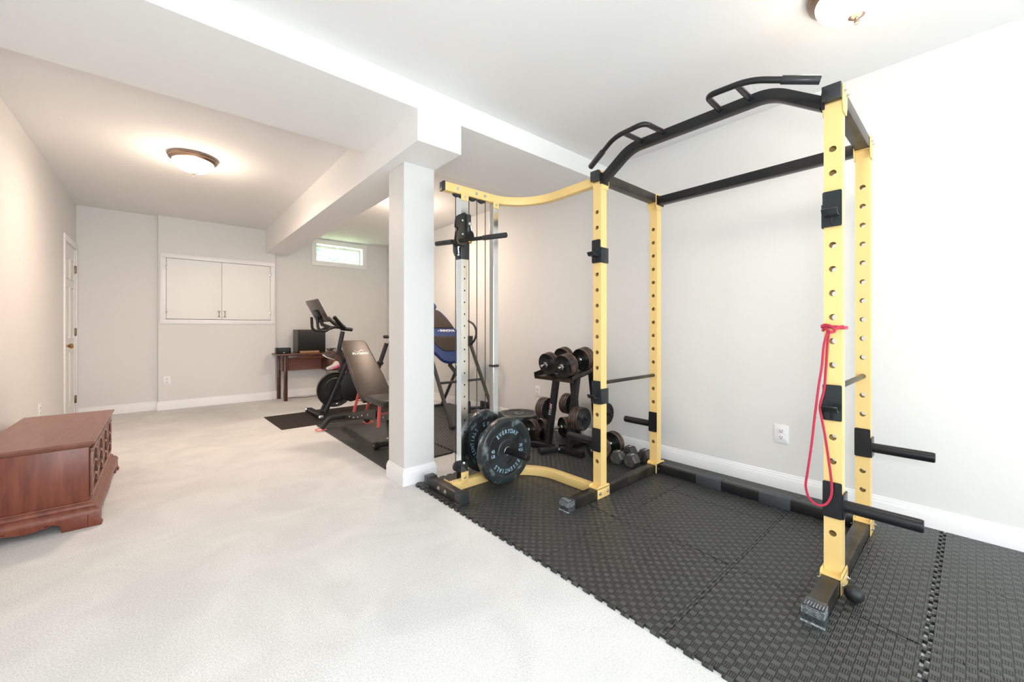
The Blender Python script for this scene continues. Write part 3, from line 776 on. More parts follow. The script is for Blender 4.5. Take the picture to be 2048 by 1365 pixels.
# ================================================================== CABLE TOWER
TW = thing('cable_tower', 'yellow and chrome cable tower bolted to the left of the rack', 'cable tower', (1.65, 2.25, .012))
TY = 2.268
f_ = MB().rect([(1.385, 2.06, .046), (1.385, 2.445, .046)], .060, .066, rnd=.005).build('base_tube', M['wornbar'], TW)
for ya, sg in ((2.031, 1), (2.472, -1)):
    MB().prism([(-.039, 0), (.039, 0), (.039, .006), (.034, .009), (.033, .074), (-.033, .074), (-.034, .009), (-.039, .006)], (1.385, ya, .012), (1, 0, 0), (0, 0, 1), -sg * .062, bev=.003).build('foot_cap', M['blackcap'], TW)
for yy in (2.205, 2.285): bolt_mb((1.355, yy, .050), (-1, 0, 0), .010).build('bolt', M['bolt'], f_)
arc = [(1.417, TY), (1.80, TY)] + [(1.80 + .325 * math.sin(R(a)), TY - .325 + .325 * math.cos(R(a))) for a in range(6, 90, 6)] + [(2.125, TY - .325), (2.130, LY1 + .006)]
br_ = MB().rect([(a, b_, .042) for a, b_ in arc], .060, .060, rnd=.007).build('base_rail', M['yellow'], TW)
MB().box(1.417, 1.421, TY - .045, TY + .055, .014, .084).build('weld_plate', M['yellow'], br_)
arc2 = [(1.375, TY)] + arc[1:]
tr = MB().rect([(a, b_, 2.0195 + .026 * max(0, min(1, (a - 1.8) / .32)) * .5 + .026 * .5 * max(0, min(1, (TY - b_) / .6))) for a, b_ in arc2], .050, .058, rnd=.006).build('top_rail', M['yellow'], TW)
MB().box(1.366, 1.380, TY - .026, TY + .026, 1.990, 2.050, bev=.002).build('end_cap', M['blackcap'], tr)
for xx in (1.475, 1.628, 1.700): bolt_mb((xx, TY - .026, 2.020), (0, -1, 0), .009).build('bolt', M['bolt'], tr)
U1, U2 = 1.500, 1.773
hz = [1.505 - .0793 * k for k in range(17)]
holed_post(U1, U1 + .054, 2.240, 2.294, .072, 1.991, hz, .0056, faces='y').build('upright', M['chrome'], TW, smooth=False)
MB().box(U2, U2 + .045, 2.240, 2.285, .072, 1.991, bev=.002).build('upright', M['chrome'], TW, smooth=False)
for ux, uw in ((U1, .054), (U2, .045)):
    for za, zb, zc in ((1.950, 2.0, 1.975), (.050, .128, .092)):
        tb = MB().box(ux - .003, ux + uw + .003, 2.2345, 2.2385, za, zb, bev=.001).build('mounting_tab', M['yellow'], TW)
        bolt_mb((ux + uw / 2, 2.2345, zc), (0, -1, 0), .007, .012).build('bolt', M['bolt'], tb)
MB().lathe([(.0, 0), (.011, 0), (.011, .006), (.008, .008), (0, .008)], (U1 + .027, 2.2395, .185), (0, -1, 0), 14).build('bolt', M['bolt'], TW)
MB().box(U2 - .004, U2 + .049, 2.236, 2.289, .815, .832, bev=.002).build('rubber_stop', M['blackcap'], TW)
# pulleys and cable
def pulley(x, z, r=.042, nm='pulley'):
    return MB().lathe([(.006, -.011), (r * .8, -.011), (r, -.010), (r, -.007), (r - .008, 0), (r, .007), (r, .010), (r * .8, .011), (.006, .011)], (x, TY, z), (0, 1, 0), 32).build(nm, M['blackrubber'], TW)
pulley(1.612, 2.008, .038); pulley(1.688, 2.008, .038); pulley(1.480, 2.006, .034); pulley(1.490, .165, .034)
cb = MB()
for xx, za, zb in ((1.474, .17, 1.99), (1.582, .30, 1.99), (1.649, .30, 1.99), (1.722, .30, 1.99)):
    cb.cyl((xx, TY, za), (xx, TY, zb), .0030, seg=8)
cb.cyl((1.512, TY, 2.025), (1.592, TY, 2.025), .003, seg=8)
cb.build('cable', M['cable'], TW)
# sliding pulley housing on the left chrome upright
PH = MB().box(U1 - .007, U1 + .061, 2.233, 2.301, 1.556, 1.700, bev=.004).build('pulley_carriage', M['blackcap'], TW)
hp = [(-.012, 0), (.020, .0), (.026, .21), (.002, .222), (-.030, .205), (-.056, .170), (-.060, .118), (-.044, .114), (-.044, .094), (-.054, .090), (-.062, .030), (-.050, .004)]
MB().prism(hp, (U1 + .004, 2.210, 1.640), (1, 0, 0), (0, 0, 1), -.005, bev=.001).build('side_plate', M['wornbar'], PH)
MB().prism(hp, (U1 + .004, 2.234, 1.640), (1, 0, 0), (0, 0, 1), -.005, bev=.001).build('side_plate', M['wornbar'], PH)
for cz, r_ in ((1.805, .034), (1.715, .028)):
    MB().lathe([(0, -.008), (r_, -.008), (r_ + .004, -.006), (r_ - .002, 0), (r_ + .004, .006), (r_, .008), (0, .008)], (U1 - .018, 2.222, cz), (0, 1, 0), 24).build('pulley', M['blackrubber'], PH)
    bolt_mb((U1 - .016, 2.2045, cz - .003), (0, -1, 0), .009, .010, False).build('bolt', M['bolt'], PH)
MB().cyl((U1 + .036, 2.210, 1.70), (U1 + .034, 2.210, 1.850), .020, seg=24, bev=.006).build('cable_stop', M['blackcap'], PH)
MB().prism([(-.052, .01), (-.040, -.018), (-.010, -.032), (.0, -.034), (.0, .09), (-.052, .09)], (U1 - .004, 2.250, 1.590), (1, 0, 0), (0, 0, 1), -.006, bev=.002).build('lower_plate', M['blackcap'], PH)
for zc in (1.632, 1.580): MB().sphere((U1 - .024, 2.236, zc), .010, seg=12).build('chrome_bolt', M['chrome'], PH)
MB().cyl((U1 - .022, 2.236, 1.580), (U1 - .028, 2.236, 1.632), .005, seg=8).build('link', M['chrome'], PH)
MB().sphere((U1 + .028, 2.182, 1.782), .013, seg=14).tube(fillet([(U1 + .028, 2.178, 1.79), (U1 + .042, 2.176, 1.73), (U1 + .054, 2.174, 1.70)], .02), .0035, 8).build('carabiner', M['chrome'], PH)
# weight carriage with two sleeves
WC = MB().box(U2 - .008, U2 + .053, 2.232, 2.297, .130, .400, bev=.004).build('weight_carriage', M['black'], TW)
MB().cyl((1.783, 2.235, .252), (1.783, 1.905, .252), .0235, seg=28).lathe([(0, 0), (.0235, 0), (.0235, .010), (.019, .016), (0, .017)], (1.783, 1.905, .252), (0, -1, 0), 28).build('weight_sleeve', M['black'], WC)
MB().cyl((1.795, 2.29, .268), (1.795, 2.62, .268), .0235, seg=28, bev=.002).build('weight_sleeve', M['black'], WC)

# ---- short pull bar
PB = thing('pull_bar', 'short straight black pull bar with foam grips hanging in front of the chrome upright', 'pull bar', (1.50, 2.14, 1.655))
a, b_ = Vector((1.402, 2.399, 1.668)), Vector((1.596, 1.886, 1.668)); dd = (b_ - a).normalized()
MB().cyl(a, b_, .0125, seg=20).build('bar', M['black'], PB)
for p, q_ in ((a, a + dd * .14), (b_ - dd * .17, b_)): MB().cyl(p, q_, .0165, seg=20, bev=.003).build('grip', M['blackcap'], PB)
cc = (a + b_) / 2 + dd * .004
MB().prism([(-.034, 0), (.034, 0), (.026, .040), (.014, .055), (-.014, .055), (-.026, .040)], cc - dd.cross(Vector((0, 0, 1))) * .003, dd, (0, 0, 1), .006, bev=.001).build('eyelet_plate', M['black'], PB)
MB().sphere(cc + Vector((0, 0, -.016)), .013, (1, 1, .8), 14).build('swivel', M['brass'], PB)

# ================================================================== BUMPER PLATES
def bumper(lettered=True):
    """plate with axis -y, face at y=0, thickness .062 to +y, centred on origin"""
    t = thing('bumper_plate', None, 'weight plate')
    R_ = .225
    MB().lathe([(.165, .004), (.172, 0), (.212, 0), (.219, .002), (.2235, .006), (R_, .012), (R_, .050), (.2235, .056), (.219, .060), (.212, .062), (.172, .062), (.165, .058)], (0, 0, 0), (0, 1, 0), 72).build('rim', M['rubberrim'], t)
    MB().lathe([(.026, .002), (.072, .002), (.078, .003), (.082, .0065), (.164, .0065), (.166, .003)], (0, 0, 0), (0, 1, 0), 72).lathe([(.026, .060), (.072, .060), (.082, .0555), (.164, .0555), (.166, .059)], (0, 0, 0), (0, 1, 0), 72).build('face', M['rubber'], t)
    MB().lathe([(.025, 0), (.028, -.0005), (.0295, .001), (.0295, .061), (.028, .0625), (.025, .062)], (0, 0, 0), (0, 1, 0), 36, closed=True).build('steel_hub', M['chrome'], t)
    MB().lathe([(.0815, .0062), (.0825, .0045), (.084, .0062)], (0, 0, 0), (0, 1, 0), 60).lathe([(.164, .0055), (.166, .0020), (.168, .0030)], (0, 0, 0), (0, 1, 0), 60).build('raised_ring', M['rubberrim'], t)
    if lettered:
        m = MB()
        def ring(s, mid, span, rad, size):
            n = len(s)
            for i, ch in enumerate(s):
                a = R(mid + (i - (n - 1) / 2) * span / (n - 1))        # clockwise from the top, seen from -y
                o = Vector((math.sin(a) * rad, .0052, math.cos(a) * rad)); v = Vector((math.sin(a), 0, math.cos(a))); u = Vector((math.cos(a), 0, -math.sin(a)))
                m.text(ch, o, u, v, size, .0006, sx=.82, bold=.0004)
        ring('EVERYDAY', 0, 76, .134, .040); ring('ESSENTIALS', 180, 98, .134, .040)
        for s, x, z in (('45', -.124, .017), ('LB', -.124, -.016), ('20', .124, .017), ('KG', .124, -.016)): m.text(s, (x, .0052, z), (1, 0, 0), (0, 0, 1), .030, .0006, bold=.0003)
        m.build('lettering', M['plateletter'], t)
    return t
bp0 = bumper()
bp0.location = (1.783, 2.092, .250); bp0['label'] = 'black lettered bumper plate at the front on the cable tower sleeve'
bp1 = copy_tree(bp0); bp1.location = (1.795, 2.332, .268); bp1.rotation_euler = (0, R(84), 0)
bp1['label'] = 'black lettered bumper plate on the far side of the chrome upright, behind the front one'
for p in (bp0, bp1): p['group'] = 'bumper plates loaded on the cable tower'
flat0 = bumper(False)
m = MB(); m.lathe([(.044, .0018), (.046, .0008), (.048, .0018)], (0, 0, 0), (0, 1, 0), 40); m.build('emblem_ring', M['plateletter'], flat0)
flat0.rotation_euler = (R(-90), 0, R(20)); flat0.location = (2.84, 3.15, .1995)
flat0['label'] = 'black bumper plate lying flat on top of the pile by the wall'; flat0['group'] = 'bumper plates lying by the wall'
for i, (x, y, z, sc_, lab) in enumerate(((2.845, 3.155, .137, 1, 'black bumper plate in the middle of the flat pile by the wall'), (2.84, 3.15, .0745, 1, 'black bumper plate at the bottom of the flat pile by the wall'),
        (2.53, 3.425, .163, .8, 'top plate of the smaller flat pile behind the chrome upright'), (2.53, 3.425, .1125, .8, 'middle plate of the smaller flat pile behind the chrome upright'), (2.53, 3.425, .062, .8, 'bottom plate of the smaller flat pile behind the chrome upright'))):
    c = copy_tree(flat0); c.location = (x, y, z); c.rotation_euler = (R(-90), 0, R(40 * i)); c.scale = (sc_,) * 3; c['label'] = lab

# ================================================================== DUMBBELL STAND
DS = thing('dumbbell_stand', 'black steel dumbbell stand with slanted tray and side pegs', 'dumbbell stand', (2.72, 2.38, .012))
C0 = Vector((2.635, 2.40, .0375))
def sq(m, a, b_, w_=.048, h_=.048, up=(0, 0, 1)): return m.rect([a, b_], w_, h_, up=up, rnd=.004)
legs = []
feet_pts = [((2.44, 2.445), (2.595, 2.385)), ((2.615, 2.365), (2.635, 2.13)), ((2.545, 2.655), (2.615, 2.44)), ((2.66, 2.40), (3.06, 2.36)), ((3.04, 2.20), (3.04, 2.60))]
for (a, b_) in feet_pts:
    ft = sq(MB(), (a[0], a[1], .0365), (b_[0], b_[1], .0365)).build('foot', M['black'], DS)
for x_, y_ in ((2.585, 2.362), ): bolt_mb((x_, y_ - .012, .045), (-.3, -1, 0), .008).build('bolt', M['bolt'], DS)
LB = [((2.605, 2.50, .06), (2.690, 2.47, .690)), ((2.625, 2.275, .06), (2.705, 2.25, .690)), ((3.040, 2.27, .06), (2.900, 2.245, .705)), ((3.040, 2.52, .06), (2.900, 2.47, .705))]
LO = []
for a, b_ in LB:
    LO.append(sq(MB(), a, b_, .050, .050, up=(0, 1, 0)).build('leg', M['black'], DS))
# tray rails and tray
sl = math.atan2(.750 - .664, 2.95 - 2.52)
tu = Vector((math.cos(sl), 0, math.sin(sl))); tn = Vector((-math.sin(sl), 0, math.cos(sl))); to = Vector((2.52, 2.14, .664))
def tp(a, b_, c_): return to + tu * a + Vector((0, b_, 0)) + tn * c_
m = MB()
for q0, q1, r0, r1, s0, s1 in ((0, .438, 0, .45, 0, .004), (0, .438, 0, .004, 0, .034), (0, .438, .446, .45, 0, .034), (0, .004, 0, .45, -.022, .004), (.434, .438, 0, .45, 0, .030)):
    mt = Matrix.Translation(to) @ Matrix(((tu.x, 0, tn.x, 0), (0, 1, 0, 0), (tu.z, 0, tn.z, 0), (0, 0, 0, 1)))
    m.box(q0, q1, r0, r1, s0, s1, mat=mt)
m.build('tray', M['wornbar'], DS)
m = MB()
for yy in (.11, .33): sq(m, tp(.06, yy, -.024), tp(.42, yy, -.024), .04, .04, up=(0, 1, 0))
m.build('tray_rail', M['black'], DS)
# lettering up the left leg
a, b_ = Vector(LB[0][0]), Vector(LB[0][1]); dv = (b_ - a).normalized(); uu = Vector((0, -1, 0)).cross(dv)
nw = Vector((-1, 0, 0)) - dv * Vector((-1, 0, 0)).dot(dv); nw.normalize()
m = MB(); m.text('TITAN', a + dv * .30 + nw * .0255, dv, -(nw.cross(dv)) * -1, .036, .0005, bold=.0006, shear=.2); m.build('lettering', M['white'], LO[0])
m = MB(); m.prism([(-.004, -.035), (.004, -.035), (.004, .02), (-.004, .02)], a + dv * .345 + nw * .0252 + nw.cross(dv) * .019, nw.cross(dv), dv, .0006); m.build('stripe', M['red'], LO[0])
# four side pegs
pegs = [(0, .36, 1), (1, .33, -1), (2, .33, -1), (3, .36, 1)]
peg_c = []
for k, z_, sg in pegs:
    a, b_ = Vector(LB[k][0]), Vector(LB[k][1]); c = a + (b_ - a) * ((z_ - a.z) / (b_.z - a.z)); peg_c.append((c, sg))
    MB().cyl(c, c + Vector((0, sg * .17, 0)), .0125, seg=20, bev=.002).build('peg', M['black'], LO[k])
    bolt_mb(c + Vector((-.026, 0, .02)), (-1, 0, 0), .007, .008).build('bolt', M['bolt'], LO[k])

# ---- iron discs
def disc(r=.098, th=.022):
    t = thing('iron_plate', None, 'weight plate')
    MB().lathe([(r * .80, .0045), (r * .86, .001), (r - .004, .001), (r, .004), (r, th - .004), (r - .004, th - .001), (r * .86, th - .001), (r * .80, th - .0045)], (0, 0, 0), (0, 1, 0), 44).build('rusty_rim', M['rust'], t)
    MB().lathe([(.0138, .002), (.030, .002), (.036, .0045), (r * .80, .0045), (r * .865, .0004), (r - .003, .0006), (r - .001, .003)], (0, 0, 0), (0, 1, 0), 44).lathe([(.0138, th - .002), (.030, th - .002), (.036, th - .0045), (r * .80, th - .0045), (r * .865, th - .0004), (r - .003, th - .0006)], (0, 0, 0), (0, 1, 0), 44).build('face', M['iron'], t)
    return t
disc0 = disc(); first = True
pegn = ['left peg behind the lettered stand leg', 'middle peg facing the camera', 'right peg half behind the yellow upright', 'rear peg behind the middle leg']
ordi = ['closest to the leg', 'second from the leg', 'third from the leg', 'outermost']
for i, (c, sg) in enumerate(peg_c):
    for k in range(4):
        o = disc0 if first else copy_tree(disc0); first = False
        yy = c.y + sg * (.036 + k * .0232) + (0 if sg > 0 else -.022)
        o.location = (c.x, yy, c.z); o.rotation_euler = (0, R(37 * k), 0)
        o['label'] = 'rusty-edged iron plate on the %s, %s' % (pegn[i], ordi[k]); o['group'] = 'iron plates on the dumbbell stand pegs'

# ---- adjustable dumbbells (chrome bar along x, star nuts)
def dumbbell(nl=4, nr=4, r=.098, half=.062, total=.21):
    """axis x, centred at origin"""
    t = thing('adjustable_dumbbell', None, 'dumbbell')
    hb = MB().cyl((-total, 0, 0), (total, 0, 0), .0125, seg=20, bev=.002).build('bar', M['chrome'], t)
    MB().cyl((-half, 0, 0), (half, 0, 0), .015, seg=18).lathe([(.0125, 0), (.022, 0), (.022, .006), (.0125, .006)], (half, 0, 0), (1, 0, 0), 20).lathe([(.0125, 0), (.022, 0), (.022, .006), (.0125, .006)], (-half, 0, 0), (-1, 0, 0), 20).build('handle', M['chrome'], hb)
    for s_, n_ in ((-1, nl), (1, nr)):
        for k in range(n_):
            x = s_ * (half + .008 + k * .0232); th = .022
            m = MB().lathe([(r * .80, .0045), (r * .86, .001), (r - .004, .001), (r, .004), (r, th - .004), (r - .004, th - .001), (r * .86, th - .001), (r * .80, th - .0045)], (x, 0, 0), (s_, 0, 0), 44)
            d_ = m.build('plate_rim', M['rust'], t)
            MB().lathe([(.0138, .002), (.030, .002), (.036, .0045), (r * .80, .0045), (r * .865, .0004), (r - .003, .0006)], (x, 0, 0), (s_, 0, 0), 44).lathe([(.0138, th - .002), (.030, th - .002), (.036, th - .0045), (r * .80, th - .0045), (r * .865, th - .0004), (r - .003, th - .0006)], (x, 0, 0), (s_, 0, 0), 44).build('plate_face', M['iron'], d_)
        xn = s_ * (half + .008 + n_ * .0232 + .001)
        star = []
        for k in range(12):
            rr = .031 if k % 2 == 0 else .021; a = 2 * math.pi * k / 12; star.append((rr * math.cos(a), rr * math.sin(a)))
        MB().prism(star, (xn, 0, 0), (0, 1, 0) if s_ > 0 else (0, -1, 0), (0, 0, 1), .014, bev=.003).build('star_nut', M['chrome'], t)
    return t
tilt = -sl
da = dumbbell(3, 3); da.location = tp(.185, .325, .104); da.rotation_euler = (0, tilt, R(1.5)); da['label'] = 'adjustable dumbbell on the tray, left one, long bare bar end'
db = dumbbell(4, 4); db.location = tp(.190, .115, .104); db.rotation_euler = (0, tilt, R(-1)); db['label'] = 'adjustable dumbbell on the tray, right one, with the thicker plate stack'
dc = copy_tree(da); dc.location = (2.80, 2.020, .110); dc.rotation_euler = (0, 0, R(4)); dc['label'] = 'adjustable dumbbell on the floor behind the left front rack upright'
dd_ = copy_tree(da); dd_.location = (2.60, 2.825, .110); dd_.rotation_euler = (0, 0, R(-4)); dd_['label'] = 'adjustable dumbbell on the floor left of the stand, beside the front bumper plate'
de = copy_tree(db); de.location = (2.925, 2.705, .110); de.rotation_euler = (0, 0, R(-20)); de['label'] = 'adjustable dumbbell on the floor seen between the legs of the stand'
for o in (da, db, dc, dd_, de): o['group'] = 'adjustable plate dumbbells'

# ---- hex dumbbells
def hexdb():
    t = thing('hex_dumbbell', None, 'dumbbell')
    MB().cyl((-.065, 0, 0), (.065, 0, 0), .0155, seg=18).build('handle', M['irondark'], t)
    for s_ in (-1, 1):
        b = MB(); R0 = .058
        pr = [(R0 * .80, .050), (R0, .064), (R0, .122), (R0 * .84, .134)]
        bm = b.bm; rings = [[bm.verts.new((s_ * x, r_ * math.cos(R(60 * k)), r_ * math.sin(R(60 * k)))) for k in range(6)] for r_, x in pr]
        for i in range(3):
            for k in range(6): bm.faces.new((rings[i][k], rings[i][(k + 1) % 6], rings[i + 1][(k + 1) % 6], rings[i + 1][k]))
        bm.faces.new(rings[0]); bm.faces.new(rings[-1])
        hd = b.build('hex_head', M['hexhead'], t, smooth=False)
        MB().box(s_ * .093 - .022, s_ * .093 + .022, -.010 - .022 * 0, .0, R0 * .8665, R0 * .8675).build('chalk_stripe', M['white'], hd)
    return t
h0 = hexdb(); hz_ = .012 + .058 * .866
h0.location = (2.835, 1.865, hz_); h0.rotation_euler = (0, 0, R(3)); h0['label'] = 'grey hex dumbbell with white stripes, the one nearer the adjustable dumbbell'
h1 = copy_tree(h0); h1.location = (2.845, 1.738, hz_); h1.rotation_euler = (0, 0, R(-1)); h1['label'] = 'grey hex dumbbell with white stripes, the one beside the rack base tube'
for o in (h0, h1): o['group'] = 'grey hex dumbbells'

# ---- dial dumbbell behind the tower
DD = thing('dial_dumbbell', 'black ribbed dial-adjustable dumbbell on the floor by the wall beyond the cable tower', 'dumbbell', (2.94, 4.06, .012))
ax = Vector((.84, -.54, 0)).normalized(); c = Vector((2.93, 4.06, .105))
MB().cyl(c - ax * .10, c + ax * .10, .017, seg=14).build('handle', M['blackcap'], DD)
for s_ in (-1, 1):
    m = MB()
    for k in range(6):
        p = c + ax * s_ * (.062 + k * .019)
        m.cyl(p, p + ax * s_ * .015, .088 - .004 * k, seg=24, bev=.003)
    m.build('weight_stack', M['irondark'], DD)
MB().prism([(-.20, -.090), (.20, -.090), (.18, -.050), (-.18, -.050)], c - Vector((.54, .84, 0)) * .08, ax, (0, 0, 1), .16 * -1, bev=.004).build('cradle', M['blackcap'], DD)

# ================================================================== INVERSION TABLE
IV = thing('inversion_table', 'inversion table with blue and black padded backrest behind the column', 'inversion table', (2.62, 3.95, .012))
for X in (2.33, 2.93):
    pv = Vector((X, 4.20, .93)); fr = Vector((X, 3.66, .030)); rr = Vector((X, 4.86, .030))
    if X > 2.6: pv = Vector((X, 4.19, .93))
    l1 = MB().rect([fr, pv], .038, .028, up=(0, 1, 0), rnd=.006).build('front_leg', M['invframe'], IV)
    MB().rect([rr, pv + Vector((0, .02, 0))], .038, .028, up=(0, 1, 0), rnd=.006).build('rear_leg', M['invframe'], IV)
    MB().box(X - .022, X + .022, 4.14, 4.26, .88, 1.00, bev=.008).build('pivot_bracket', M['blackcap'], IV)
    hx = X + (-.062 if X > 2.6 else -.060)
    loopp = [(hx, 4.16, .88), (hx + .01, 4.02, .92), (hx + .015, 3.96, 1.04), (hx + .01, 4.02, 1.15), (hx, 4.14, 1.19)]
    MB().tube(fillet(loopp, .07, 6), .013, 12).build('handle_loop', M['blackcap'], IV)
MB().rect([(2.31, 3.66, .030), (2.95, 3.66, .030)], .032, .032, rnd=.006).build('front_foot', M['invframe'], IV)
MB().rect([(2.31, 4.86, .030), (2.95, 4.86, .030)], .032, .032, rnd=.006).build('rear_foot', M['invframe'], IV)
MB().rect([(2.33, 3.935, .475), (2.93, 3.935, .475)], .028, .028, rnd=.006).build('cross_tube', M['invframe'], IV)
# pad: outline in (x, up)
pu, pv_ = Vector((1, 0, 0)), Vector((0, .62, .66)).normalized(); pn = pu.cross(pv_)   # -> towards -y
po2 = Vector((2.625, 4.06, .672)); KV = 1.33
def curve2(P, n=5): return [(v.x, v.y * KV) for v in catmull([Vector((p[0], p[1], 0)) for p in P], n)]
hb = curve2([(.0, 0), (.10, .002), (.165, .03), (.205, .09), (.245, .16), (.250, .30), (.245, .37), (.215, .405), (.200, .47), (.175, .55), (.135, .62), (.08, .655), (.0, .662)])
back = hb + [(-x, y) for x, y in reversed(hb[1:-1])]
bk = MB().prism(back, po2, pu, pv_, .05, bev=.010, seg=2).build('backrest', M['blue'], IV)
up_ = curve2([(.0, .405), (.19, .405), (.165, .48), (.125, .55), (.085, .625), (.05, .640), (.0, .642)], 3); MB().prism(up_ + [(-x, y) for x, y in reversed(up_[1:-1])], po2 + pn * .048, pu, pv_, .010, bev=.003).build('upper_panel', M['padblack'], bk)
lo_ = curve2([(.0, .115), (.08, .120), (.135, .15), (.18, .22), (.235, .27), (.238, .295), (.0, .295)], 3); MB().prism(lo_ + [(-x, y) for x, y in reversed(lo_[1:-1])], po2 + pn * .048, pu, pv_, .010, bev=.003).build('lower_panel', M['padblack'], bk)
sp_ = [(.200, .415), (.185, .48), (.160, .55), (.115, .625), (.100, .630), (.140, .555), (.180, .47), (.195, .412)]
for s_ in (-1, 1): MB().prism([(s_ * x, y * KV) for x, y in sp_], po2 + pn * .048, pu, pv_, .007, bev=.001).build('side_panel', M['bluegrey'], bk)
m = MB(); m.text('INNOVA', po2 + pv_ * .490 + pu * .085 + pn * .0515, pu, pv_, .052, .0006, bold=.0012, sx=1.05); m.prism([(-.055, .482), (-.035, .482), (-.04, .50)], po2 + pn * .0515, pu, pv_, .0008); m.build('lettering', M['white'], bk)
hh_ = curve2([(.0, .0), (.09, .004), (.108, .030), (.095, .080), (.065, .130), (.02, .168), (.0, .172)], 4)
hd = MB().prism(hh_ + [(-x, y) for x, y in reversed(hh_[1:-1])], po2 + pv_ * .905, pu, pv_, .05, bev=.008, seg=2).build('headrest', M['blue'], IV)
MB().prism([(-.080, .100), (.080, .100), (.050, .180), (.0, .210), (-.050, .180)], po2 + pv_ * .905 + pn * .048, pu, pv_, .006, bev=.002).build('head_panel', M['padblack'], hd)
MB().rect([(2.615, 4.13, .66), (2.615, 4.90, 1.48)], .05, .03, up=(0, 1, 0)).build('spine_tube', M['invframe'], IV)
MB().rect([(2.600, 4.14, .66), (2.655, 3.945, .480)], .035, .035, up=(1, 0, 0)).build('ankle_boom', M['invframe'], IV)

# ================================================================== WEIGHT BENCH
BN = thing('weight_bench', 'adjustable weight bench with brown-black vinyl pads and red struts', 'weight bench', (1.51, 4.0, .014))
bx0, bx1 = 1.375, 1.660
# back pad: from hinge (y 3.62, z .47) up to (y 4.30, z .965)
hb_, ht_ = Vector((0, 3.585, .445)), Vector((0, 4.235, .965))
bu = Vector((1, 0, 0)); bv = (ht_ - hb_).normalized(); bn = bu.cross(bv)       # towards the viewer
Lb = (ht_ - hb_).length; wb = .143
outl = [(-wb * .92, 0), (wb * .92, 0), (wb, .03), (wb * 1.03, .30), (wb * .86, Lb - .05), (wb * .72, Lb), (-wb * .72, Lb), (-wb * .86, Lb - .05), (-wb * 1.03, .30), (-wb, .03)]
o_ = Vector((1.492, hb_.y, hb_.z)) - bn * .045
bp_ = MB().prism(outl, o_, bu, bv, .055, bev=.014, seg=3).build('back_pad', M['leather'], BN)
MB().rect([tuple(o_ + bu * p[0] * 1.005 + bv * p[1] + bn * .045) for p in outl], .005, .005, up=bn, rnd=.002, closed=True).build('piping', M['vinylseat'], bp_)
m = MB(); tc_ = o_ + bv * (Lb - .215) + bn * .0556
m.text('FLYBIRD', tc_ + bu * .012, bu, bv, .040, .0006, bold=.0016, sx=1.08)
bird = [(-.055, .048), (-.035, .035), (-.008, .034), (.010, .045), (.022, .062), (.036, .046), (.052, .036), (.030, .040), (.020, .050), (.012, .038), (-.004, .030), (-.030, .030), (-.048, .038)]
m.prism(bird, tc_ + bu * .01 + bv * .0, bu, bv, .0008); m.prism(circ(8, .004, .078, .052), tc_, bu, bv, .0008)
m.build('lettering', M['white'], bp_)
MB().box(bx0 - .022, bx1 - .012, 3.17, 3.575, .440, .492, bev=.014, seg=3).build('seat_pad', M['vinylseat'], BN)
MB().rect(fillet([(1.515, 4.50, .115), (1.515, 4.05, .205), (1.515, 3.50, .30), (1.515, 3.20, .33)], .05), .050, .060, rnd=.005).build('main_beam', M['benchframe'], BN)
MB().rect([(1.515, 3.45, .30), (1.515, 3.30, .045)], .045, .045, up=(0, 1, 0)).build('front_post', M['benchframe'], BN)
rf = MB().rect(fillet([(1.265, 4.54, .030), (1.345, 4.53, .125), (1.690, 4.53, .125), (1.770, 4.54, .030)], .02), .045, .040, up=(0, 1, 0)).build('rear_foot', M['benchframe'], BN)
for x in (1.262, 1.773): MB().rect(fillet([(x - .045, 4.50, .018), (x + .045, 4.50, .018), (x + .045, 4.59, .018), (x - .045, 4.59, .018)], .01, closed=True), .008, .008, closed=True, rnd=.002).build('red_foot_pad', M['redmetal'], rf)
ff = MB().cyl((1.415, 3.49, .048), (1.74, 3.49, .048), .026, seg=20).build('front_foot', M['benchframe'], BN)
for x, s_ in ((1.418, -1), (1.735, 1)):
    MB().lathe([(0, 0), (.030, 0), (.034, .006), (.034, .045), (.030, .05), (0, .05)], (x - s_ * .040, 3.49, .048), (s_, 0, 0), 24).build('foot_wheel', M['vinylseat'], ff)
    MB().cyl((x + s_ * .008, 3.49, .050), (x + s_ * .0125, 3.49, .050), .010, seg=14).build('wheel_centre', M['redmetal'], ff)
MB().sphere((1.515, 3.43, .105), .014, seg=10).build('pop_pin', M['bolt'], BN)
# slotted rail
m = MB()
for x in (1.480, 1.545): m.prism([(4.42, .13), (3.62, .26), (3.62, .335), (3.95, .275), (4.10, .23), (4.42, .165)], (x, 0, 0), (0, 1, 0), (0, 0, 1), .005, bev=.001)
rl = m.build('slotted_rail', M['benchframe'], BN)
for y, z in ((4.30, .165), (4.18, .175), (4.06, .20), (3.95, .235), (3.80, .265)): MB().sphere((1.478, y, z), .009, seg=10).build('bolt', M['bolt'], rl)
# red struts
for x in (1.425, 1.550):
    MB().rect([(x, 3.865, .510), (x, 4.02, .265)], .008, .028, up=(1, 0, 0), rnd=.002).build('red_strut', M['redmetal'], BN)
    MB().rect([(x - .01, 3.37, .435), (x - .01, 3.40, .230)], .008, .028, up=(1, 0, 0), rnd=.002).build('red_strut', M['redmetal'], BN)
MB().cyl((1.42, 3.39, .345), (1.55, 3.39, .345), .006, seg=10).cyl((1.42, 3.94, .385), (1.55, 3.94, .385), .006, seg=10).build('red_crosspin', M['redmetal'], BN)
MB().rect([(1.515, 4.12, .83), (1.515, 3.70, .465)], .06, .03, up=(1, 0, 0)).build('pad_support', M['benchframe'], BN)
for y, z in ((3.86, .41), (3.44, .30)): MB().sphere((1.478, y, z), .008, seg=10).build('bolt', M['bolt'], BN)

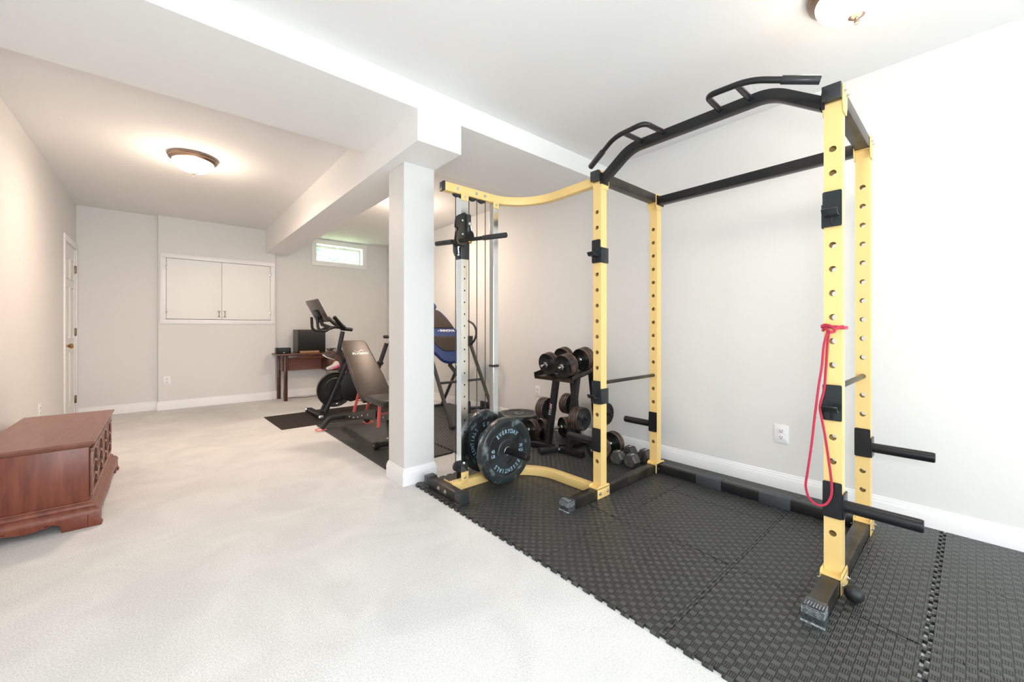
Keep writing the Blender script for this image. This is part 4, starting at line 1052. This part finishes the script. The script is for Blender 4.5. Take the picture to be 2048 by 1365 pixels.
# ================================================================== EXERCISE BIKE
BK = thing('exercise_bike', 'black indoor exercise bike with flywheel and tilted touchscreen', 'exercise bike', (2.0, 5.33, .006))
Y = 5.33
fw = MB().lathe([(0, -.018), (.05, -.022), (.14, -.022), (.15, -.014), (.200, -.014), (.215, -.020), (.222, -.014), (.222, .014), (.215, .020), (.200, .014), (.15, .014), (.05, .022), (0, .018)], (1.655, Y, .318), (0, 1, 0), 56).build('flywheel', M['bikeblack'], BK)
MB().lathe([(.178, -.0235), (.181, -.026), (.184, -.0235)], (1.655, Y, .318), (0, 1, 0), 56).build('flywheel_ring', M['gloss'], fw)
MB().prism([(1.70, .46), (1.80, .53), (2.16, .40), (2.24, .30), (2.16, .20), (1.84, .14), (1.72, .20)], (0, Y - .035, 0), (1, 0, 0), (0, 0, 1), -.06 * 1, bev=.012).build('chain_guard', M['bikeblack'], BK)
MB().rect([(1.515, Y - .06, .050), (1.80, Y - .055, .70)], .045, .055, up=(1, 0, 0), rnd=.012).rect([(1.515, Y + .06, .050), (1.80, Y + .045, .70)], .045, .055, up=(1, 0, 0), rnd=.012).build('front_fork', M['bikeblack'], BK)
MB().rect([(1.80, Y, .70), (2.36, Y, .13)], .05, .075, up=(0, 1, 0), rnd=.015).rect([(1.98, Y, .30), (2.24, Y, .52)], .05, .07, up=(0, 1, 0), rnd=.015).build('frame_tube', M['bikeblack'], BK)
MB().rect([(1.745, Y, .66), (1.695, Y, .80), (1.745, Y, 1.055)], .045, .065, up=(0, 1, 0), rnd=.012).build('handlebar_post', M['bikeblack'], BK)
MB().cyl((1.70, Y - .055, .80), (1.70, Y + .02, .80), .028, seg=16).build('adjuster_knob', M['bikeblack'], BK)
for x in (1.42, 2.42):
    st = MB().rect([(x, Y - .28, .050), (x, Y + .28, .050)], .065, .045, rnd=.012).build('stabilizer', M['bikeblack'], BK)
    for s_ in (-1, 1):
        MB().lathe([(0, 0), (.020, 0), (.029, .004), (.029, .026), (.020, .03), (0, .03)], (x - .018, Y + s_ * .285, .042), (0, s_, 0), 20).build('transport_wheel', M['chrome'], st)
MB().rect([(1.42, Y, .06), (1.56, Y, .06)], .10, .04, rnd=.01).rect([(2.30, Y, .07), (2.42, Y, .06)], .08, .05, rnd=.01).build('foot_bridge', M['bikeblack'], BK)
# handlebars
hbp = MB()
for s_ in (-1, 1):
    hbp.tube(fillet([(1.76, Y + s_ * .02, 1.095), (1.66, Y + s_ * .06, 1.110), (1.560, Y + s_ * .11, 1.100), (1.490, Y + s_ * .13, 1.050), (1.415, Y + s_ * .13, 1.080), (1.405, Y + s_ * .12, 1.235)], [0, .04, .04, .05, .05, 0], 6), .0165, 14)
hbp.tube([(1.72, Y, 1.092), (1.865, Y, 1.076)], .024, 14).tube(fillet([(1.76, Y - .02, 1.10), (1.68, Y - .10, 1.15), (1.60, Y - .13, 1.235)], .04), .024, 14).tube(fillet([(1.76, Y + .02, 1.10), (1.68, Y + .10, 1.15), (1.60, Y + .13, 1.235)], .04), .024, 14)
hbp.build('handlebar', M['bikeblack'], BK)
# screen: faces the rider (+x), tilted
sb = Vector((1.500, Y, 1.170)); su = Vector((0, -1, 0)); sv = Vector((-.14, 0, .27)).normalized()
scn = MB().prism(rrect(.50, .30, .02), sb + sv * .150, su, sv, -.022, bev=.005).build('touchscreen', M['screen'], BK)
sn = su.cross(sv)
MB().prism(rrect(.14, .12, .02), sb + sv * .11 + sn * .0, su, sv, .035, bev=.004).build('mount_plate', M['bikeblack'], scn)
MB().rect([(1.44, Y, 1.28), (1.50, Y, 1.14), (1.62, Y, 1.095)], .04, .03, up=(0, 1, 0)).build('screen_arm', M['bikeblack'], BK)
# seat
MB().rect([(2.20, Y, .50), (2.335, Y, .885)], .045, .065, up=(0, 1, 0), rnd=.012).build('seat_post', M['bikeblack'], BK)
MB().cyl((2.235, Y - .06, .62), (2.235, Y + .03, .62), .03, seg=16).tube(fillet([(2.22, Y - .07, .62), (2.17, Y - .075, .64), (2.13, Y - .075, .60)], .03), .010, 10).build('seat_clamp', M['bikeblack'], BK)
MB().prism([(-.13, -.012), (-.05, -.028), (.07, -.075), (.13, -.07), (.14, 0), (.13, .07), (.07, .075), (-.05, .028), (-.13, .012)], (2.42, Y, .955), (1, 0, 0), (0, 1, 0), .045, bev=.014, seg=3).cyl((2.38, Y, .88), (2.40, Y, .96), .018).build('saddle', M['bikeblack'], BK)

# pair of shoes hanging on the bike
sv_ = [(-.100, .012), (-.085, -.012), (-.02, -.020), (.06, -.014), (.115, .0), (.125, .03), (.118, .085), (.085, .110), (.050, .092), (.02, .062), (-.03, .048), (-.08, .040)]
for lab, (x, z), ang, m1, m2 in (('white and pink sports shoe hanging lowest on the bike, above the flywheel', (1.665, .575), 12, 'shoewhite', 'pink'), ('dark grey sports shoe with pinkish sole hanging on the bike by the drawer', (1.605, .725), -28, 'shoegrey', 'shoewhite')):
    SHt = thing('shoe', lab, 'shoe', (x, 5.47, z), 'sports shoes hanging on the exercise bike')
    q = .74; u_ = Vector((math.cos(R(ang)), 0, math.sin(R(ang)))); v_ = Vector((-math.sin(R(ang)), 0, math.cos(R(ang))))
    MB().prism([(p[0] * q, p[1] * q) for p in sv_], (x, 5.52, z), u_, v_, .07, bev=.014, seg=3).build('upper', M[m1], SHt)
    MB().prism([(p[0] * q, p[1] * q) for p in ([(-.01, -.016), (.06, -.010), (.11, .0), (.105, .04), (.05, .03), (.0, .012)] if m2 == 'pink' else [(-.10, -.016), (-.02, -.024), (.115, -.004), (.115, .006), (-.02, -.010), (-.10, .004)])], (x, 5.449, z), u_, v_, .006, bev=.001).build('side_panel', M[m2], SHt)

# ================================================================== DESK AND WHAT STANDS ON IT
DK = thing('desk', 'dark walnut writing desk against the back wall', 'desk', (1.87, 6.95, 0))
zt = .712
MB().box(1.262, 2.46, 6.70, 7.105, zt - .022, zt, bev=.004).build('desktop', M['walnut'], DK)
MB().box(1.42, 1.99, 6.745, 6.765, zt - .085, zt - .022, bev=.002).build('front_apron', M['walnut'], DK)
MB().box(1.352, 1.372, 6.80, 7.05, zt - .26, zt - .022).box(1.41, 1.425, 6.76, 6.80, zt - .24, zt - .022).build('side_panel', M['walnutv'], DK)
for x, y in ((1.333, 7.05), (1.365, 6.752), (2.38, 7.05), (2.38, 6.752)): MB().box(x, x + .046, y, y + .046, 0, zt - .022, bev=.003).build('leg', M['walnutv'], DK)
MB().box(1.41, 1.975, 7.075, 7.090, .427, zt - .022).build('modesty_panel', M['redpanel'], DK)
pd = MB().box(1.975, 2.38, 6.745, 7.09, .418, zt - .024, bev=.003).build('drawer_box', M['walnutv'], DK)
df = MB().box(1.995, 2.365, 6.733, 6.747, .432, .668, bev=.003).build('drawer_front', M['walnut'], pd)
MB().lathe([(.0185, -.002), (.021, 0), (.0185, .002), (.0165, 0)], (2.035, 6.727, .565), (0, 1, 0), 24, closed=True).sphere((2.035, 6.728, .592), .007, seg=10).build('ring_pull', M['brass'], df)
BX = thing('electronics_box', 'large black box-shaped device with glossy left side on the desk', 'electronics', (1.77, 7.0, zt))
MB().prism([(1.583, 6.875), (1.985, 6.890), (1.965, 7.100), (1.560, 7.100)], (0, 0, zt + .001), (1, 0, 0), (0, 1, 0), .362, bev=.004).build('housing', M['electro'], BX)
MB().prism([(1.580, 6.885), (1.5815, 6.885), (1.5595, 7.09), (1.558, 7.09)], (0, 0, zt + .012), (1, 0, 0), (0, 1, 0), .345).build('glossy_side', M['gloss'], BX)
MB().prism([(1.600, 6.868), (1.975, 6.882), (1.975, 6.888), (1.600, 6.876)], (0, 0, zt + .045), (1, 0, 0), (0, 1, 0), .310, bev=.002).build('front_grille', M['electro'], BX)
m = MB(); prof_ = []
m.prism([(1.275, 6.845), (1.300, 6.825), (1.450, 6.825), (1.474, 6.845), (1.474, 6.93), (1.275, 6.93)], (0, 0, zt + .001), (1, 0, 0), (0, 1, 0), .088, bev=.010, seg=3)
SPK = thing('center_speaker', 'small wide black speaker on the left end of the desk', 'speaker', (1.375, 6.88, zt))
m.build('cabinet', M['electro'], SPK); MB().box(1.366, 1.388, 6.8235, 6.8245, zt + .012, zt + .020).build('badge', M['white'], SPK)
tag(MB().box(1.590, 1.860, 6.775, 6.850, zt + .001, zt + .032, bev=.003).build('wooden_block', M['plainwood']), 'flat light brown wooden block in front of the black box on the desk', 'wooden block')
def cordm(pts, r=.003, n=6): return MB().tube(catmull([Vector(p) for p in pts], n), r, 8)
tw_ = []
for k in range(60):
    a = k * .55; tw_.append((2.06 + .045 * math.cos(a) + .035 * math.sin(a * .37), 6.85 + .04 * math.sin(a), zt + .008 + .050 * abs(math.sin(a * .71))))
tag(cordm(tw_, .0035, 3).build('cable_tangle', M['cable']), 'tangle of black cables on the desk right of the black box', 'cables')
tag(cordm([(1.42, 7.04, .45), (1.44, 7.04, .30), (1.42, 7.04, .18), (1.41, 7.03, .05), (1.43, 7.03, .006), (1.55, 7.0, .006), (1.70, 6.92, .006), (1.80, 6.96, .006), (1.92, 6.90, .006), (2.02, 6.96, .006), (2.10, 6.88, .006), (1.98, 6.86, .006), (2.12, 6.80, .006)], .0035).build('extension_cord', M['cable']), 'thin black cord hanging from the desk and trailing over the carpet', 'cord')
tag(cordm([(1.955, 6.735, .66), (1.95, 6.72, .55), (1.955, 6.72, .42), (1.965, 6.70, .30), (1.99, 6.72, .24), (2.00, 6.74, .33), (1.99, 6.735, .40)], .004).build('hanging_cord', M['cable']), 'black cord dangling below the drawer box of the desk', 'cord')

# ================================================================== WOODEN CHEST
CH = thing('wooden_chest', 'low cherry-wood chest with carved arch doors against the left wall', 'chest', (-.53, 3.75, 0))
cx0_, cx1_, cy0_, cy1_ = -.755, -.285, 3.195, 4.300
def molded(z0_, z1_, prof, x0_, x1_, y0_, y1_):
    """frame molding: prof [(outset, z)] closed round a rectangle"""
    m = MB(); bm = m.bm; rings = []
    for o__, z__ in prof: rings.append([bm.verts.new(p) for p in ((x0_ - o__, y0_ - o__, z__), (x1_ + o__, y0_ - o__, z__), (x1_ + o__, y1_ + o__, z__), (x0_ - o__, y1_ + o__, z__))])
    for i in range(len(rings) - 1):
        for j in range(4): bm.faces.new((rings[i][j], rings[i][(j + 1) % 4], rings[i + 1][(j + 1) % 4], rings[i + 1][j]))
    bm.faces.new(rings[0]); bm.faces.new(rings[-1]); return m
bx = (-.715, -.312, 3.228, 4.345)
molded(0, 0, [(0, .430), (.004, .434), (.010, .438), (.014, .444), (.016, .449), (.024, .451), (.026, .455), (.026, .460), (.023, .4645)], *bx).build('chest_top', M['cherrytop'], CH, ang=25)
MB().box(bx[0], bx[1], bx[2], bx[3], .118, .432, bev=.002).build('carcase', M['cherry'], CH)
molded(0, 0, [(.0, .136), (.006, .133), (.008, .128), (.014, .124), (.020, .116), (.022, .108), (.030, .104), (.040, .094), (.046, .082), (.047, .070)], *bx).build('base_molding', M['cherry'], CH, ang=25)
# scalloped plinth with ogee bracket feet
def plinth_side(L):
    pts_ = [(0, 0), (.095, 0), (.098, .022), (.105, .040), (.125, .052), (.150, .054), (.165, .046), (.185, .050)]
    mid = [(L / 2 - .10, .050), (L / 2 - .06, .040), (L / 2, .030), (L / 2 + .06, .040), (L / 2 + .10, .050)]
    return pts_ + mid + [(L - x, z) for x, z in reversed(pts_)] + [(L, .078), (0, .078)]
px0, px1, py0, py1 = bx[0] - .040, bx[1] + .046, bx[2] - .046, bx[3] + .02
m = MB()
m.prism(plinth_side(px1 - px0 - .0465), (px0, py0 + .018, 0), (1, 0, 0), (0, 0, 1), .018, bev=.004)
m.prism(plinth_side(py1 - py0 - .06), (px1 - .020, py0 + .03, 0), (0, 1, 0), (0, 0, 1), .018, bev=.004)
m.prism(plinth_side(px1 - px0), (px0, py1, 0), (1, 0, 0), (0, 0, 1), .018, bev=.004)
m.build('plinth', M['cherry'], CH)
for yy in (py0, py1 - .05):
    MB().prism([(0, 0), (.052, 0), (.056, .010), (.048, .024), (.044, .05), (.046, .07), (0, .07)], (px1 - .046, yy + .05, 0), (1, 0, 0), (0, 0, 1), .05, bev=.003).build('bracket_foot', M['cherry'], CH)
# doors on the long side facing the room
DX = bx[1]
nd = 4; gap = .006; L = bx[3] - bx[2] - .03; wd = L / nd
for i in range(nd):
    ya = bx[2] + .015 + i * wd + gap / 2; yb = ya + wd - gap; z0_, z1_ = .150, .420; f = .020
    bkp = MB().box(DX + .0005, DX + .004, ya, yb, z0_, z1_).build('door', M['backing'], CH)
    m = MB()
    for a in ((ya, yb, z0_, z0_ + f), (ya, yb, z1_ - f, z1_), (ya, ya + f, z0_ + f, z1_ - f), (yb - f, yb, z0_ + f, z1_ - f)): m.box(DX + .002, DX + .014, a[0], a[1], a[2], a[3], bev=.002)
    yc = (ya + yb) / 2; hw = (yb - ya) / 2 - f; hh = (z1_ - z0_ - 2 * f) / 3
    for j in range(3):
        zb = z0_ + f + j * hh
        for s_ in (-1, 1):
            # ogee half arch: solid spandrel with a pointed opening
            sp = [(s_ * hw, hh * .10), (s_ * hw * .80, hh * .12), (s_ * hw * .78, hh * .42), (s_ * hw * .62, hh * .66), (s_ * hw * .30, hh * .80), (0, hh * .97), (0, hh * 1.12 if j < 2 else hh), (s_ * hw * .22, hh * .99), (s_ * hw * .62, hh * .86), (s_ * hw, hh * .74)]
            m.prism(sp, (DX + .003, yc, zb), (0, 1, 0), (0, 0, 1), .009)
        m.box(DX + .003, DX + .013, yc - .003, yc + .003, zb + hh * .9, zb + hh * 1.0)
    m.build('lattice', M['cherrytop'], bkp)
    if i % 2 == 0:
        MB().lathe([(0, 0), (.010, 0), (.010, .003), (.004, .005), (.004, .008), (.008, .010), (.008, .014), (0, .016)], (DX + .014, yb - .004, .285), (1, 0, 0), 16).box(DX + .013, DX + .018, yb - .012, yb + .004, .255, .315, bev=.002).build('door_pull', M['hinge'], bkp)

# ================================================================== GARDEN outside the window
g = MB(); 
for k in range(55):
    x, y, z = random.uniform(2.1, 3.7), random.uniform(8.6, 9.4), random.uniform(2.55, 3.2)
    g.sphere((x, y, z), random.uniform(.05, .11), (1, .8, .5), 8)
tag(g.build('shrub', M['leaf']), 'pale green shrub blurred by daylight outside the basement window', 'shrub', kind='stuff')
